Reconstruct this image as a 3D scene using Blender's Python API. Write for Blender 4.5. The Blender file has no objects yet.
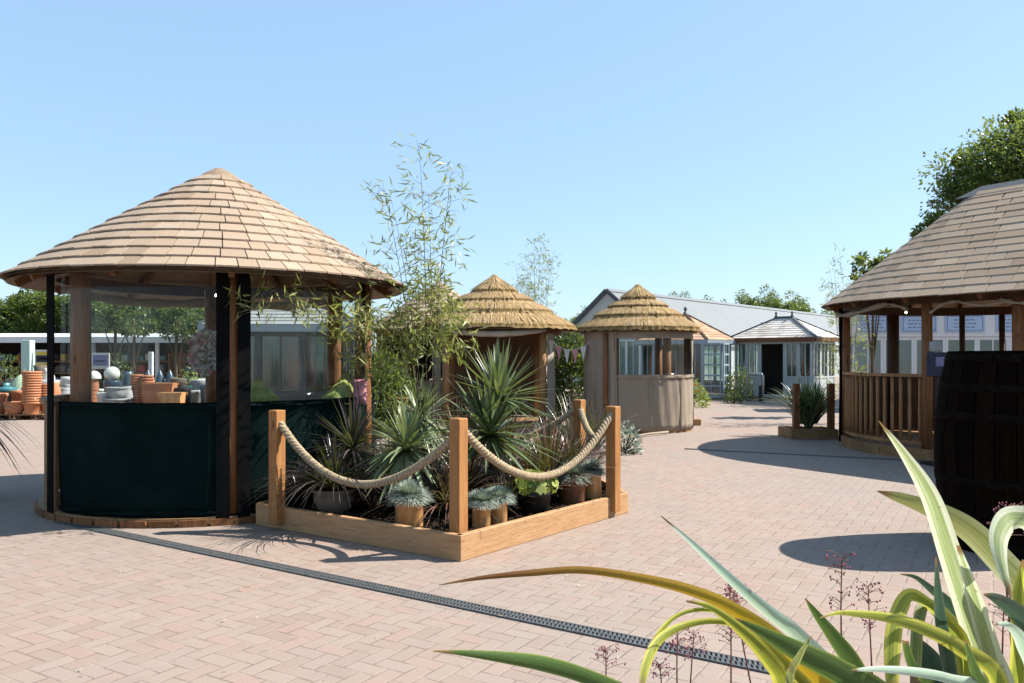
import bpy, math, random
from mathutils import Vector, Matrix
random.seed(7)
PI = math.pi
rad = math.radians
scene = bpy.context.scene
COL = scene.collection
CAMH, FPX, HY, CX = 1.5, 800.0, 358.0, 512.0
def P(px, py, d):                      # picture point at a distance -> place
    return Vector(((px-CX)/FPX*d, d, CAMH+(HY-py)/FPX*d))
def G(px, py):                         # picture point on the ground -> place
    d = CAMH*FPX/(py-HY)
    return Vector(((px-CX)/FPX*d, d, 0))
def V(*a): return Vector(a)

# ------------------------------------------------------------------ materials
ALB = .66          # all base colours are kept moderate: the photograph is exposed bright
class NT:
    def __init__(s, name):
        s.m = bpy.data.materials.new(name); s.m.use_nodes = True
        s.t = s.m.node_tree; s.n = s.t.nodes; s.n.clear()
        s.out = s.n.new('ShaderNodeOutputMaterial')
    def new(s, k, **kw):
        n = s.n.new(k)
        for a, b in kw.items(): setattr(n, a, b)
        return n
    def link(s, a, b): s.t.links.new(a, b)
    def val(s, sock, x):
        if hasattr(x, 'is_linked') or hasattr(x, 'links'): s.link(x, sock)
        else: sock.default_value = x
    def math(s, op, a, b=None, c=None):
        n = s.new('ShaderNodeMath', operation=op); s.val(n.inputs[0], a)
        if b is not None: s.val(n.inputs[1], b)
        if c is not None: s.val(n.inputs[2], c)
        return n.outputs[0]
    def mix(s, f, a, b, mode='MIX'):
        n = s.new('ShaderNodeMix', data_type='RGBA', blend_type=mode)
        s.val(n.inputs[0], f)
        s.val(n.inputs[6], a if not isinstance(a, tuple) else (*a, 1))
        s.val(n.inputs[7], b if not isinstance(b, tuple) else (*b, 1))
        return n.outputs[2]
    def ramp(s, f, stops):
        n = s.new('ShaderNodeValToRGB'); e = n.color_ramp.elements
        while len(e) < len(stops): e.new(0.5)
        for el, (p, c) in zip(e, stops):
            el.position = p; el.color = (*c, 1) if len(c) == 3 else c
        s.val(n.inputs[0], f); return n.outputs[0]
    def coord(s, which='Object', scale=(1,1,1), rot=(0,0,0)):
        tc = s.new('ShaderNodeTexCoord'); mp = s.new('ShaderNodeMapping')
        mp.inputs['Scale'].default_value = scale; mp.inputs['Rotation'].default_value = rot
        s.link(tc.outputs[which], mp.inputs[0]); return mp.outputs[0]
    def noise(s, vec, scale=5, detail=4, rough=.55, dist=0):
        n = s.new('ShaderNodeTexNoise'); s.link(vec, n.inputs['Vector'])
        n.inputs['Scale'].default_value = scale; n.inputs['Detail'].default_value = detail
        n.inputs['Roughness'].default_value = rough; n.inputs['Distortion'].default_value = dist
        return n.outputs['Fac']
    def island(s):
        return s.new('ShaderNodeNewGeometry').outputs['Random Per Island']
    def bump(s, h, strength=.3, dist=.02):
        n = s.new('ShaderNodeBump'); n.inputs['Strength'].default_value = strength
        n.inputs['Distance'].default_value = dist; s.link(h, n.inputs['Height']); return n.outputs[0]
    def bsdf(s, color, rough=.7, normal=None, spec=.3, metal=0, k=1):
        b = s.new('ShaderNodeBsdfPrincipled'); s.val(b.inputs['Base Color'], s.dim(color, k))
        s.val(b.inputs['Roughness'], rough); b.inputs['Specular IOR Level'].default_value = spec
        b.inputs['Metallic'].default_value = metal
        if normal is not None: s.link(normal, b.inputs['Normal'])
        return b.outputs[0]
    def dim(s, color, k=1):
        if isinstance(color, tuple): return (*[x*ALB*k for x in color[:3]], 1)
        v = s.new('ShaderNodeVectorMath', operation='SCALE'); s.link(color, v.inputs[0]); v.inputs['Scale'].default_value = ALB*k
        return v.outputs[0]
    def done(s, sh): s.link(sh, s.out.inputs[0]); return s.m

def m_plain(name, c, rough=.6, var=.18, scale=6, spec=.3, bump=.15, metal=0, stretch=(1,1,1)):
    t = NT(name); v = t.coord('Object', stretch); n = t.noise(v, scale, 5, .6)
    lo = tuple(x*(1-var) for x in c); hi = tuple(min(1, x*(1+var)) for x in c)
    col = t.ramp(n, [(.3, lo), (.7, hi)])
    n2 = t.noise(v, scale*9, 3)
    return t.done(t.bsdf(col, rough, t.bump(n2, bump, .01), spec, metal))

def m_wood(name, c1, c2, rough=.6, grain=(14,14,1.2), knots=True, island=.25, spec=.2):
    t = NT(name); v = t.coord('Object', grain)
    n = t.noise(v, 2.2, 6, .62, .6)
    col = t.ramp(n, [(.28, c1), (.52, tuple((a+b)/2 for a, b in zip(c1, c2))), (.75, c2)])
    if knots:
        vk = t.new('ShaderNodeTexVoronoi'); vk.inputs['Scale'].default_value = 1.0
        t.link(t.coord('Object', (6,6,2.2)), vk.inputs['Vector'])
        k = t.ramp(vk.outputs['Distance'], [(.05, (1,1,1)), (.13, (0,0,0))])
        col = t.mix(k, col, tuple(x*.45 for x in c1))
    r = t.island()
    br = t.math('MULTIPLY_ADD', r, 2*island, 1-island)
    vm = t.new('ShaderNodeVectorMath', operation='SCALE'); t.link(col, vm.inputs[0]); t.link(br, vm.inputs['Scale'])
    nc = t.noise(t.coord('Object', tuple(g*2.6 if g > min(grain) or max(grain) == min(grain) else g*.7 for g in grain)), 1.6, 3, .5, .3)
    crack = t.ramp(nc, [(.485,(0,0,0)), (.5,(.75,.75,.75)), (.515,(0,0,0))])
    colf = t.mix(crack, vm.outputs[0], tuple(x*.3 for x in c1))
    return t.done(t.bsdf(colf, rough, t.bump(n, .3, .008), spec))

def m_shingle(name, stops, rough=.75):
    t = NT(name); r = t.island(); col = t.ramp(r, stops)
    v = t.coord('Object', (1,1,1)); n = t.noise(v, 3, 6, .6); n2 = t.noise(v, 40, 3, .6)
    col = t.mix(t.math('MULTIPLY', n2, .35), col, (.20,.13,.09))
    stain = t.ramp(n, [(.45, (0,0,0)), (.75, (1,1,1))])
    col = t.mix(t.math('MULTIPLY', stain, .35), col, (.30,.25,.20))
    return t.done(t.bsdf(col, rough, t.bump(n2, .4, .01), .2, 0, 1.27))

def m_leaf(name, stops, transl=.35, rough=.45, spec=.4):
    t = NT(name); r = t.island(); col = t.ramp(r, stops)
    b = t.bsdf(col, rough, None, spec, 0, 1.3)
    tr = t.new('ShaderNodeBsdfTranslucent'); 
    t.link(t.dim(t.mix(.5, col, (.35,.42,.05), 'MIX'), 1.3), tr.inputs[0])
    mx = t.new('ShaderNodeMixShader'); mx.inputs[0].default_value = transl
    t.link(b, mx.inputs[1]); t.link(tr.outputs[0], mx.inputs[2])
    return t.done(mx.outputs[0])

def m_blade(name, mid, edge, tip=None, stripes=.5, transl=.3, edgew=.16, mottled=None):
    """variegated leaf: u across, v from base (0) to tip (1)"""
    t = NT(name); uv = t.new('ShaderNodeTexCoord').outputs['UV']
    sp = t.new('ShaderNodeSeparateXYZ'); t.link(uv, sp.inputs[0])
    u, v = sp.outputs[0], sp.outputs[1]
    e = t.math('ABSOLUTE', t.math('SUBTRACT', u, .5))
    cb = t.new('ShaderNodeCombineXYZ'); t.link(t.math('MULTIPLY', u, 16), cb.inputs[0]); t.link(t.math('MULTIPLY', v, 1.6), cb.inputs[1])
    n = t.noise(cb.outputs[0], 1.0, 5, .6)
    ee = t.math('ADD', e, t.math('MULTIPLY', t.math('SUBTRACT', n, .5), .25))
    f = t.ramp(ee, [(.5-edgew-.06, (0,0,0)), (.5-edgew+.06, (1,1,1))])
    col = t.mix(f, mid, edge)
    st = t.ramp(n, [(.50, (0,0,0)), (.57, (1,1,1))])
    col = t.mix(t.math('MULTIPLY', st, stripes), col, edge)
    if tip:
        tf = t.ramp(t.math('ADD', v, t.math('MULTIPLY', t.math('SUBTRACT', n, .5), .3)), [(.42, (0,0,0)), (.92, (1,1,1))])
        col = t.mix(tf, col, tip)
    if mottled:
        n3 = t.noise(t.coord('Object'), 30, 4, .65)
        col = t.mix(t.ramp(n3, [(.55, (0,0,0)), (.62, (.6,.6,.6))]), col, mottled)
    sp_ = t.noise(t.coord('Object'), 55, 3, .6)
    col = t.mix(t.ramp(sp_, [(.66, (0,0,0)), (.71, (.55,.55,.55))]), col, (.20,.13,.05))
    fine = t.new('ShaderNodeCombineXYZ'); t.link(t.math('MULTIPLY', u, 60), fine.inputs[0]); t.link(t.math('MULTIPLY', v, 2), fine.inputs[1])
    nf = t.noise(fine.outputs[0], 1, 3)
    col = t.mix(t.ramp(nf, [(.35, (.42,.42,.42)), (.6, (0,0,0))]), col, tuple(x*.45 for x in mid))
    tb_ = t.ramp(t.math('ADD', v, t.math('MULTIPLY', n, .05)), [(.975, (0,0,0)), (1, (1,1,1))])
    col = t.mix(tb_, col, (.22,.13,.05))
    b = t.bsdf(col, .42, t.bump(nf, .4, .002), .4, 0, 1.45)
    tr = t.new('ShaderNodeBsdfTranslucent'); t.link(t.dim(col, 1.5), tr.inputs[0])
    mx = t.new('ShaderNodeMixShader'); mx.inputs[0].default_value = transl
    t.link(b, mx.inputs[1]); t.link(tr.outputs[0], mx.inputs[2])
    return t.done(mx.outputs[0])

def m_clear(name, haze=.0025, gloss=.011, tint=(.93,.95,.94), wavy=.15):
    t = NT(name); tp = t.new('ShaderNodeBsdfTransparent'); tp.inputs[0].default_value = (*tint, 1)
    gl = t.new('ShaderNodeBsdfGlossy'); gl.inputs['Roughness'].default_value = .06
    n = t.noise(t.coord('Object'), 2.5, 3)
    t.link(t.bump(n, wavy, .05), gl.inputs['Normal'])
    df = t.new('ShaderNodeBsdfTranslucent'); df.inputs[0].default_value = (.8,.82,.8,1)
    fr = t.new('ShaderNodeLayerWeight'); fr.inputs[0].default_value = .3
    a = t.new('ShaderNodeMixShader'); t.link(t.math('MULTIPLY_ADD', fr.outputs[1], .035, gloss), a.inputs[0])
    t.link(tp.outputs[0], a.inputs[1]); t.link(gl.outputs[0], a.inputs[2])
    b = t.new('ShaderNodeMixShader'); t.link(t.math('MULTIPLY', n, haze*2), b.inputs[0])
    t.link(a.outputs[0], b.inputs[1]); t.link(df.outputs[0], b.inputs[2])
    return t.done(b.outputs[0])

def m_emit(name, c, s):
    t = NT(name); e = t.new('ShaderNodeEmission'); e.inputs[0].default_value = (*c, 1); e.inputs[1].default_value = s
    return t.done(e.outputs[0])

def m_pavers(name, ang, w=.1):
    t = NT(name); v = t.coord('Object', (1/w,1/w,1/w), (0,0,-ang))
    sp = t.new('ShaderNodeSeparateXYZ'); t.link(v, sp.inputs[0])
    x, y = sp.outputs[0], sp.outputs[1]
    i, j = t.math('FLOOR', x), t.math('FLOOR', y)
    fu, fv = t.math('SUBTRACT', x, i), t.math('SUBTRACT', y, j)
    k = t.math('FLOORED_MODULO', t.math('SUBTRACT', i, j), 4.0)
    def eq(a): return t.math('COMPARE', k, float(a), .25)
    k1, k2, k3 = eq(1), eq(2), eq(3)
    ver = t.math('ADD', k2, k3)
    u = t.math('ADD', fu, k1); vv = t.math('ADD', fv, k2)
    U = t.math('SUBTRACT', 2.0, ver); W = t.math('ADD', 1.0, ver)
    du = t.math('MINIMUM', u, t.math('SUBTRACT', U, u)); dv = t.math('MINIMUM', vv, t.math('SUBTRACT', W, vv))
    d = t.math('MINIMUM', du, dv)
    bi = t.math('SUBTRACT', i, k1); bj = t.math('ADD', j, k3)
    cb = t.new('ShaderNodeCombineXYZ'); t.link(bi, cb.inputs[0]); t.link(bj, cb.inputs[1]); t.link(ver, cb.inputs[2])
    wn = t.new('ShaderNodeTexWhiteNoise', noise_dimensions='3D'); t.link(cb.outputs[0], wn.inputs['Vector'])
    wo = t.coord('Object')
    n = t.noise(wo, .35, 5, .6); n2 = t.noise(wo, 60, 4, .65); n3 = t.noise(wo, 3.0, 4, .6)
    col = t.ramp(wn.outputs['Value'], [(0, (.318,.228,.183)), (.25, (.350,.258,.210)), (.5, (.366,.280,.229)), (.75, (.340,.262,.216)), (.9,(.36,.247,.200)), (1, (.380,.265,.216))])
    col = t.mix(t.math('MULTIPLY', n2, .25), col, (.42,.345,.285))
    col = t.mix(t.ramp(n, [(.4, (0,0,0)), (.7, (.7,.7,.7))]), col, (.315,.275,.245))
    col = t.mix(t.ramp(n3, [(.6, (0,0,0)), (.78, (.22,.22,.22))]), col, (.25,.19,.155))
    n5 = t.noise(wo, 1.1, 6, .7, 1.5)
    col = t.mix(t.ramp(n5, [(.56, (0,0,0)), (.72, (.5,.5,.5))]), col, (.27,.215,.185))
    n6 = t.noise(wo, 14, 2, .5)
    col = t.mix(t.ramp(n6, [(.70, (0,0,0)), (.76, (.6,.6,.6))]), col, (.20,.155,.13))
    jw = t.math('MULTIPLY_ADD', n3, .05, .015)
    jf = t.new('ShaderNodeMapRange'); t.link(d, jf.inputs[0]); t.link(jw, jf.inputs[1]); t.link(t.math('ADD', jw, .035), jf.inputs[2])
    jf.inputs[3].default_value = 1; jf.inputs[4].default_value = 0
    jc = t.mix(t.ramp(t.noise(wo, 7, 3), [(.42, (0,0,0)), (.6, (1,1,1))]), (.13,.095,.075), (.37,.31,.255))
    jfac = t.math('MULTIPLY', jf.outputs[0], .44)
    col = t.mix(jfac, col, jc)
    ht = t.math('ADD', t.math('MULTIPLY', t.math('MINIMUM', d, .09), 9), t.math('MULTIPLY', n2, .35))
    ht = t.math('ADD', ht, t.math('MULTIPLY', wn.outputs['Value'], .25))
    return t.done(t.bsdf(col, .8, t.bump(ht, .55, .006), .2))

M = {}
M['pave'] = m_pavers('block_paving', rad(-31))
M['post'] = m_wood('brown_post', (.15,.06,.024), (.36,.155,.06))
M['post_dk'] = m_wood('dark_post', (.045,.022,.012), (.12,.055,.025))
M['sleeper'] = m_wood('orange_softwood', (.47,.255,.12), (.60,.37,.195), grain=(2.2,2.2,16), island=.08)
M['sleeper_post'] = m_wood('orange_post', (.38,.165,.055), (.55,.27,.10), island=.05)
M['lining'] = m_wood('roof_boards', (.30,.19,.11), (.46,.31,.19), grain=(6,6,6), knots=False)
M['rafter'] = m_wood('rafter', (.13,.05,.02), (.26,.11,.045))
M['spindle'] = m_wood('spindle', (.32,.155,.065), (.50,.27,.12))
M['base'] = m_wood('base_timber', (.26,.14,.06), (.42,.25,.12), grain=(3,3,3))
M['shingle'] = m_shingle('cedar_shingles', [(0,(.25,.18,.12)), (.12,(.335,.248,.172)), (.5,(.38,.288,.205)), (.8,(.355,.278,.203)), (1,(.44,.34,.25))])
M['shingle_red'] = m_shingle('red_cedar', [(0,(.36,.19,.11)), (.5,(.47,.28,.17)), (1,(.54,.36,.24))])
M['shingle_grey'] = m_shingle('silver_shingles', [(0,(.50,.46,.41)), (.5,(.66,.62,.57)), (1,(.78,.75,.70))])
M['shingle_slate'] = m_shingle('slate_felt', [(0,(.26,.28,.30)), (1,(.36,.38,.40))])
M['cap'] = m_plain('ridge_cap', (.34,.245,.17), .8, .3, 9, .2, .5, 0, (6,6,1))
M['lead'] = m_plain('lead', (.085,.095,.105), .6)
M['green_canvas'] = m_plain('dark_green_canvas', (.0035,.0125,.0122), .9, .35, 3, .05, .35)
M['black_canvas'] = m_plain('black_webbing', (.006,.0065,.007), .9, .2, 6, .05)
M['taupe'] = m_plain('taupe_canvas', (.36,.295,.225), .85, .1, 2, .15, .25)
M['cream_canvas'] = m_plain('cream_canvas', (.52,.46,.38), .85, .1, 3, .15, .3)
M['brown_canvas'] = m_plain('brown_canvas', (.17,.115,.075), .85, .15, 3)
M['anthracite'] = m_plain('anthracite_paint', (.075,.08,.085), .5, .05)
M['clear'] = m_clear('clear_sheet')
M['glass'] = m_clear('window_glass', .004, .07, (.80,.87,.85), .02)
M['rope'] = m_plain('rope', (.47,.37,.24), .9, .35, 40, .1, .6)
M['soil'] = m_plain('bark_mulch', (.035,.022,.015), .95, .6, 25, .1, 1.0)
M['iron'] = m_plain('cast_iron', (.155,.165,.17), .55, .25, 30, .4, .2, .5)
M['slot'] = m_plain('drain_void', (.012,.012,.012), .9)
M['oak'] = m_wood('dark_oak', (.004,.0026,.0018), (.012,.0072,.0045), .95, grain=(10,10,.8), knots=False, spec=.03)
M['hoop'] = m_plain('barrel_hoop', (.009,.0065,.005), .9, .6, 20, .03, .2)
M['terracotta'] = m_plain('terracotta', (.56,.23,.11), .75, .15, 8)
M['glaze_tan'] = m_plain('tan_glaze', (.60,.31,.12), .35, .45, 4, .5, .1, 0, (3,3,.6))
M['glaze_brown'] = m_plain('brown_glaze', (.26,.11,.06), .35, .4, 6, .5)
M['stone_pot'] = m_plain('stone_pot', (.15,.125,.10), .8, .3, 6)
M['blue_pot'] = m_plain('blue_glaze', (.045,.09,.14), .3, .4, 5, .5)
M['teal_pot'] = m_plain('teal_glaze', (.05,.22,.25), .3, .3, 5, .5)
M['grey_pot'] = m_plain('grey_pot', (.36,.38,.39), .6, .2, 6)
M['white_pot'] = m_plain('white_pot', (.75,.74,.71), .5, .06, 6)
M['black_pot'] = m_plain('black_plastic_pot', (.015,.015,.016), .5)
M['lime_pot'] = m_plain('pale_green_glaze', (.52,.66,.42), .4, .1)
M['white'] = m_plain('white_paint', (.80,.81,.82), .45, .03, 4, .4, .03)
M['greygreen'] = m_plain('sage_paint', (.52,.56,.54), .5, .05)
M['palegreen'] = m_plain('pale_green_paint', (.50,.68,.60), .5, .06)
M['bluegrey'] = m_plain('bluegrey_paint', (.36,.44,.50), .5, .06)
M['cream'] = m_plain('cream_render', (.62,.60,.54), .8, .06)
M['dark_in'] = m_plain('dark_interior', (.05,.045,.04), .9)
M['metal_roof'] = m_plain('grey_sheet_roof', (.175,.195,.205), .5, .06, .5, .4, .05)
M['blueglass'] = m_plain('blue_roof_glazing', (.16,.26,.42), .2, .2, 2, .6)
M['blueboard'] = m_plain('pale_blue_board', (.50,.62,.82), .5, .05)
M['blueink'] = m_plain('blue_sign_ink', (.16,.27,.47), .6)
M['navy'] = m_plain('navy_box', (.018,.022,.06), .5)
M['lilac'] = m_plain('lilac_panel', (.22,.22,.42), .4)
M['pink'] = m_plain('pink_cloth', (.66,.30,.36), .9)
M['whitecloth'] = m_plain('white_cloth', (.75,.72,.68), .9)
M['limecloth'] = m_plain('lime_fabric', (.50,.55,.16), .9, .4, 14)
M['turq'] = m_plain('turquoise_cloth', (.04,.36,.34), .9)
M['red'] = m_plain('red_paint', (.50,.03,.03), .5)
M['yellow'] = m_plain('yellow_paint', (.72,.50,.05), .5)
M['blackboard'] = m_plain('black_board', (.015,.015,.017), .6)
M['galv'] = m_plain('galvanised', (.50,.52,.53), .4, .1, 8, .5, .05, .6)
M['bark'] = m_plain('bark', (.13,.095,.065), .9, .4, 12, .1, .8, 0, (1,1,.3))
M['bulb'] = m_emit('lit_bulb', (1,.93,.8), 9)
M['thatch'] = m_shingle('straw_thatch', [(0,(.27,.17,.07)), (.3,(.42,.285,.125)), (.7,(.54,.38,.18)), (1,(.64,.48,.26))], .9)
M['thatch_base'] = m_plain('thatch_body', (.36,.245,.11), .95, .55, 3, .1, 1.0, 0, (26,26,5))
M['leaf_tree'] = m_leaf('tree_leaves', [(0,(.045,.075,.018)), (.5,(.085,.135,.032)), (1,(.14,.20,.055))])
M['leaf_tree2'] = m_leaf('tree_leaves_deep', [(0,(.032,.058,.018)), (.5,(.062,.105,.03)), (1,(.105,.155,.045))])
M['leaf_bamboo'] = m_leaf('bamboo_leaves', [(0,(.075,.10,.028)), (.4,(.17,.20,.055)), (.75,(.33,.34,.11)), (1,(.50,.47,.20))], .4)
M['leaf_yucca'] = m_leaf('yucca_leaves', [(0,(.05,.085,.04)), (.6,(.105,.15,.07)), (1,(.23,.27,.13))], .2, .35, .5)
M['leaf_pale'] = m_leaf('pale_yucca', [(0,(.10,.14,.075)), (.6,(.20,.25,.13)), (1,(.36,.38,.21))], .2, .35, .5)
M['leaf_bronze'] = m_leaf('bronze_leaves', [(0,(.03,.017,.014)), (.5,(.10,.048,.038)), (.85,(.19,.10,.075)), (1,(.32,.20,.14))], .15, .35, .5)
M['leaf_grass'] = m_leaf('black_grass', [(0,(.012,.010,.012)), (.6,(.035,.026,.028)), (1,(.12,.10,.095))], .15, .3, .5)
M['leaf_fescue'] = m_leaf('blue_fescue', [(0,(.18,.23,.21)), (.5,(.32,.38,.34)), (1,(.50,.54,.48))], .2, .6, .2)
M['leaf_lime'] = m_leaf('lime_leaves', [(0,(.12,.17,.03)), (.5,(.27,.33,.07)), (1,(.46,.48,.17))], .3)
M['leaf_red'] = m_leaf('red_flowers', [(0,(.45,.03,.02)), (1,(.62,.12,.05))], .2)
M['leaf_pinkbud'] = m_leaf('pink_buds', [(0,(.22,.06,.07)), (.6,(.36,.08,.13)), (1,(.55,.14,.24))], .2)
M['stalk'] = m_plain('flower_stalk', (.20,.075,.065), .6)
M['bl_white'] = m_blade('white_green_blade', (.34,.42,.16), (.74,.76,.55), None, .45, .35, .22)
M['bl_mint'] = m_blade('mint_blade', (.42,.60,.44), (.72,.80,.66), None, .5, .3, .14)
M['bl_yel'] = m_blade('yellow_green_blade', (.24,.29,.035), (.60,.56,.09), None, .4, .4, .2)
M['bl_green'] = m_blade('green_blade', (.065,.125,.030), (.26,.33,.07), None, .15, .3, .08)
M['bl_dark'] = m_blade('bluegreen_blade', (.045,.095,.065), (.16,.24,.12), None, .15, .25, .07)
M['bl_orange'] = m_blade('orange_blade', (.52,.36,.02), (.70,.45,.05), (.17,.055,.020), .4, .3, .2)
M['bl_striped'] = m_blade('striped_blade', (.19,.24,.08), (.56,.58,.36), (.34,.33,.10), .6, .3, .16)
M['bl_olive'] = m_blade('olive_blade', (.15,.19,.05), (.36,.38,.13), None, .5, .3, .12, (.10,.07,.03))

# ------------------------------------------------------------------ mesh helpers
class MB:
    def __init__(s): s.v, s.f, s.uv = [], [], {}
    def face(s, pts, uv=None):
        b = len(s.v); s.v += [tuple(p) for p in pts]; s.f.append(tuple(range(b, b+len(pts))))
        if uv: s.uv[len(s.f)-1] = uv
    def hexa(s, p):          # 4 bottom, 4 top (same order)
        b = len(s.v); s.v += [tuple(q) for q in p]
        for q in ((3,2,1,0),(4,5,6,7),(0,1,5,4),(1,2,6,5),(2,3,7,6),(3,0,4,7)): s.f.append(tuple(b+i for i in q))
    def box(s, c, size, rz=0, mat=None, bev=0):
        x, y, z = size[0]/2, size[1]/2, size[2]/2
        R = mat if mat is not None else Matrix.Rotation(rz, 3, 'Z')
        c = Vector(c)
        if bev <= 0:
            s.hexa([c+R@Vector(q) for q in ((-x,-y,-z),(x,-y,-z),(x,y,-z),(-x,y,-z),(-x,-y,z),(x,-y,z),(x,y,z),(-x,y,z))]); return
        b = len(s.v); rings = []
        def ring(xx, yy, zz, k):
            o = [(-xx+k,-yy),(xx-k,-yy),(xx,-yy+k),(xx,yy-k),(xx-k,yy),(-xx+k,yy),(-xx,yy-k),(-xx,-yy+k)]
            st = len(s.v); s.v += [tuple(c+R@Vector((a, d, zz))) for a, d in o]; return st
        r = [ring(x-bev, y-bev, -z, bev*.5), ring(x, y, -z+bev, bev), ring(x, y, z-bev, bev), ring(x-bev, y-bev, z, bev*.5)]
        for a, d in zip(r, r[1:]):
            for i in range(8): s.f.append((a+i, a+(i+1)%8, d+(i+1)%8, d+i))
        s.f.append(tuple(r[0]+i for i in reversed(range(8)))); s.f.append(tuple(r[3]+i for i in range(8)))
    def beam(s, a, b, w, h, up=(0,0,1)):
        a, b = Vector(a), Vector(b); t = (b-a).normalized(); sd = t.cross(Vector(up))
        if sd.length < 1e-4: sd = t.cross(Vector((1,0,0)))
        sd.normalize(); u = sd.cross(t)
        o = [(-w/2,-h/2),(w/2,-h/2),(w/2,h/2),(-w/2,h/2)]
        s.hexa([a+sd*i+u*j for i, j in o]+[b+sd*i+u*j for i, j in o])
    def tube(s, pts, r, n=8, cap=True):
        pts = [Vector(p) for p in pts]; m = len(pts)
        if not hasattr(r, '__len__'): r = [r]*m
        st = len(s.v); nrm = None
        for i, p in enumerate(pts):
            t = (pts[min(i+1,m-1)]-pts[max(i-1,0)]).normalized()
            if nrm is None:
                nrm = t.cross(Vector((0,0,1)))
                if nrm.length < .05: nrm = t.cross(Vector((1,0,0)))
            nrm = (nrm-t*nrm.dot(t)).normalized(); bn = t.cross(nrm)
            for k in range(n):
                a = 2*PI*k/n; s.v.append(tuple(p+(nrm*math.cos(a)+bn*math.sin(a))*r[i]))
        for i in range(m-1):
            for k in range(n):
                s.f.append((st+i*n+k, st+i*n+(k+1)%n, st+(i+1)*n+(k+1)%n, st+(i+1)*n+k))
        if cap:
            s.f.append(tuple(st+k for k in reversed(range(n)))); s.f.append(tuple(st+(m-1)*n+k for k in range(n)))
    def lathe(s, prof, n=24, c=(0,0,0), a0=0, a1=2*PI):
        c = Vector(c); full = abs(a1-a0-2*PI) < 1e-6; k = n if full else n+1; st = len(s.v)
        for r, z in prof:
            for i in range(k):
                a = a0+(a1-a0)*i/n; s.v.append((c.x+r*math.cos(a), c.y+r*math.sin(a), c.z+z))
        for j in range(len(prof)-1):
            for i in range(n):
                i2 = (i+1)%k; s.f.append((st+j*k+i, st+j*k+i2, st+(j+1)*k+i2, st+(j+1)*k+i))
    def leafq(s, p, d, nrm, L, W):       # small flat leaf: rhombus
        d = d.normalized(); sd = d.cross(nrm)
        if sd.length < 1e-3: sd = d.cross(Vector((.3,.9,.2)))
        sd.normalize()
        s.face([p, p+d*L*.45+sd*W/2, p+d*L, p+d*L*.45-sd*W/2])
    def blade(s, pts, widths, side, fold=.2):   # strap leaf with a keel
        n = len(pts); st = len(s.v); L = [0]
        for a, b in zip(pts, pts[1:]): L.append(L[-1]+(b-a).length)
        for i in range(n):
            t = (pts[min(i+1,n-1)]-pts[max(i-1,0)]).normalized()
            sd = side[i] if isinstance(side, list) else side
            sd = (sd-t*sd.dot(t))
            if sd.length < 1e-5: sd = t.cross(Vector((0,0,1)))+Vector((1e-4,0,0))
            sd.normalize(); nr = sd.cross(t); w = widths[i]/2
            s.v += [tuple(pts[i]-sd*w), tuple(pts[i]-sd*w*.5-nr*w*fold*.6), tuple(pts[i]-nr*w*fold), tuple(pts[i]+sd*w*.5-nr*w*fold*.6), tuple(pts[i]+sd*w)]
        for i in range(n-1):
            for k in range(4):
                a = st+i*5+k; s.f.append((a, a+1, a+6, a+5))
                v0, v1 = L[i]/L[-1], L[i+1]/L[-1]
                s.uv[len(s.f)-1] = ((k/4, v0), ((k+1)/4, v0), ((k+1)/4, v1), (k/4, v1))
    def build(s, name, mat, parent=None, smooth=False, loc=None):
        me = bpy.data.meshes.new(name); me.from_pydata(s.v, [], s.f)
        if s.uv:
            ul = me.uv_layers.new(name='UVMap'); data = ul.data
            for fi, uvs in s.uv.items():
                for li, uvv in zip(me.polygons[fi].loop_indices, uvs): data[li].uv = uvv
        me.materials.append(M[mat] if isinstance(mat, str) else mat)
        if smooth: me.polygons.foreach_set('use_smooth', [True]*len(me.polygons))
        me.update()
        o = bpy.data.objects.new(name, me); COL.objects.link(o)
        if parent is not None: o.parent = parent
        if loc is not None: o.location = loc
        return o

def catmull(pts, n):
    out = []; m = len(pts)
    for i in range(m-1):
        p0, p1, p2, p3 = pts[max(i-1,0)], pts[i], pts[i+1], pts[min(i+2,m-1)]
        for k in range(n):
            t = k/n
            out.append(tuple(.5*((2*b)+(-a+c)*t+(2*a-5*b+4*c-d)*t*t+(-a+3*b-3*c+d)*t**3) for a, b, c, d in zip(p0,p1,p2,p3)))
    out.append(tuple(pts[-1])); return out

def tag(o, label, cat, group=None, kind=None):
    if label: o['label'] = label
    if cat: o['category'] = cat
    if group: o['group'] = group
    if kind: o['kind'] = kind
    return o
def thing(name, label, cat, loc=(0,0,0), rz=0, group=None):
    o = bpy.data.objects.new(name, None); COL.objects.link(o); o.location = loc; o.rotation_euler = (0,0,rz)
    o.empty_display_size = .2
    return tag(o, label, cat, group)
def struct(o): o['kind'] = 'structure'; return o
def dup(root, loc, rz=0, label=None, sc=1.0):
    r = root.copy(); COL.objects.link(r); r.location = loc; r.rotation_euler = (0,0,rz); r.scale = (sc,)*3
    if label: r['label'] = label
    for ch in list(root.children):
        c = ch.copy(); COL.objects.link(c); c.parent = r
        for g in list(ch.children):
            e = g.copy(); COL.objects.link(e); e.parent = c
    return r
rnd = random.random
def ru(a, b): return random.uniform(a, b)
def rdir():
    z = ru(-1,1); a = ru(0,2*PI); q = math.sqrt(1-z*z); return Vector((q*math.cos(a), q*math.sin(a), z))

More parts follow.
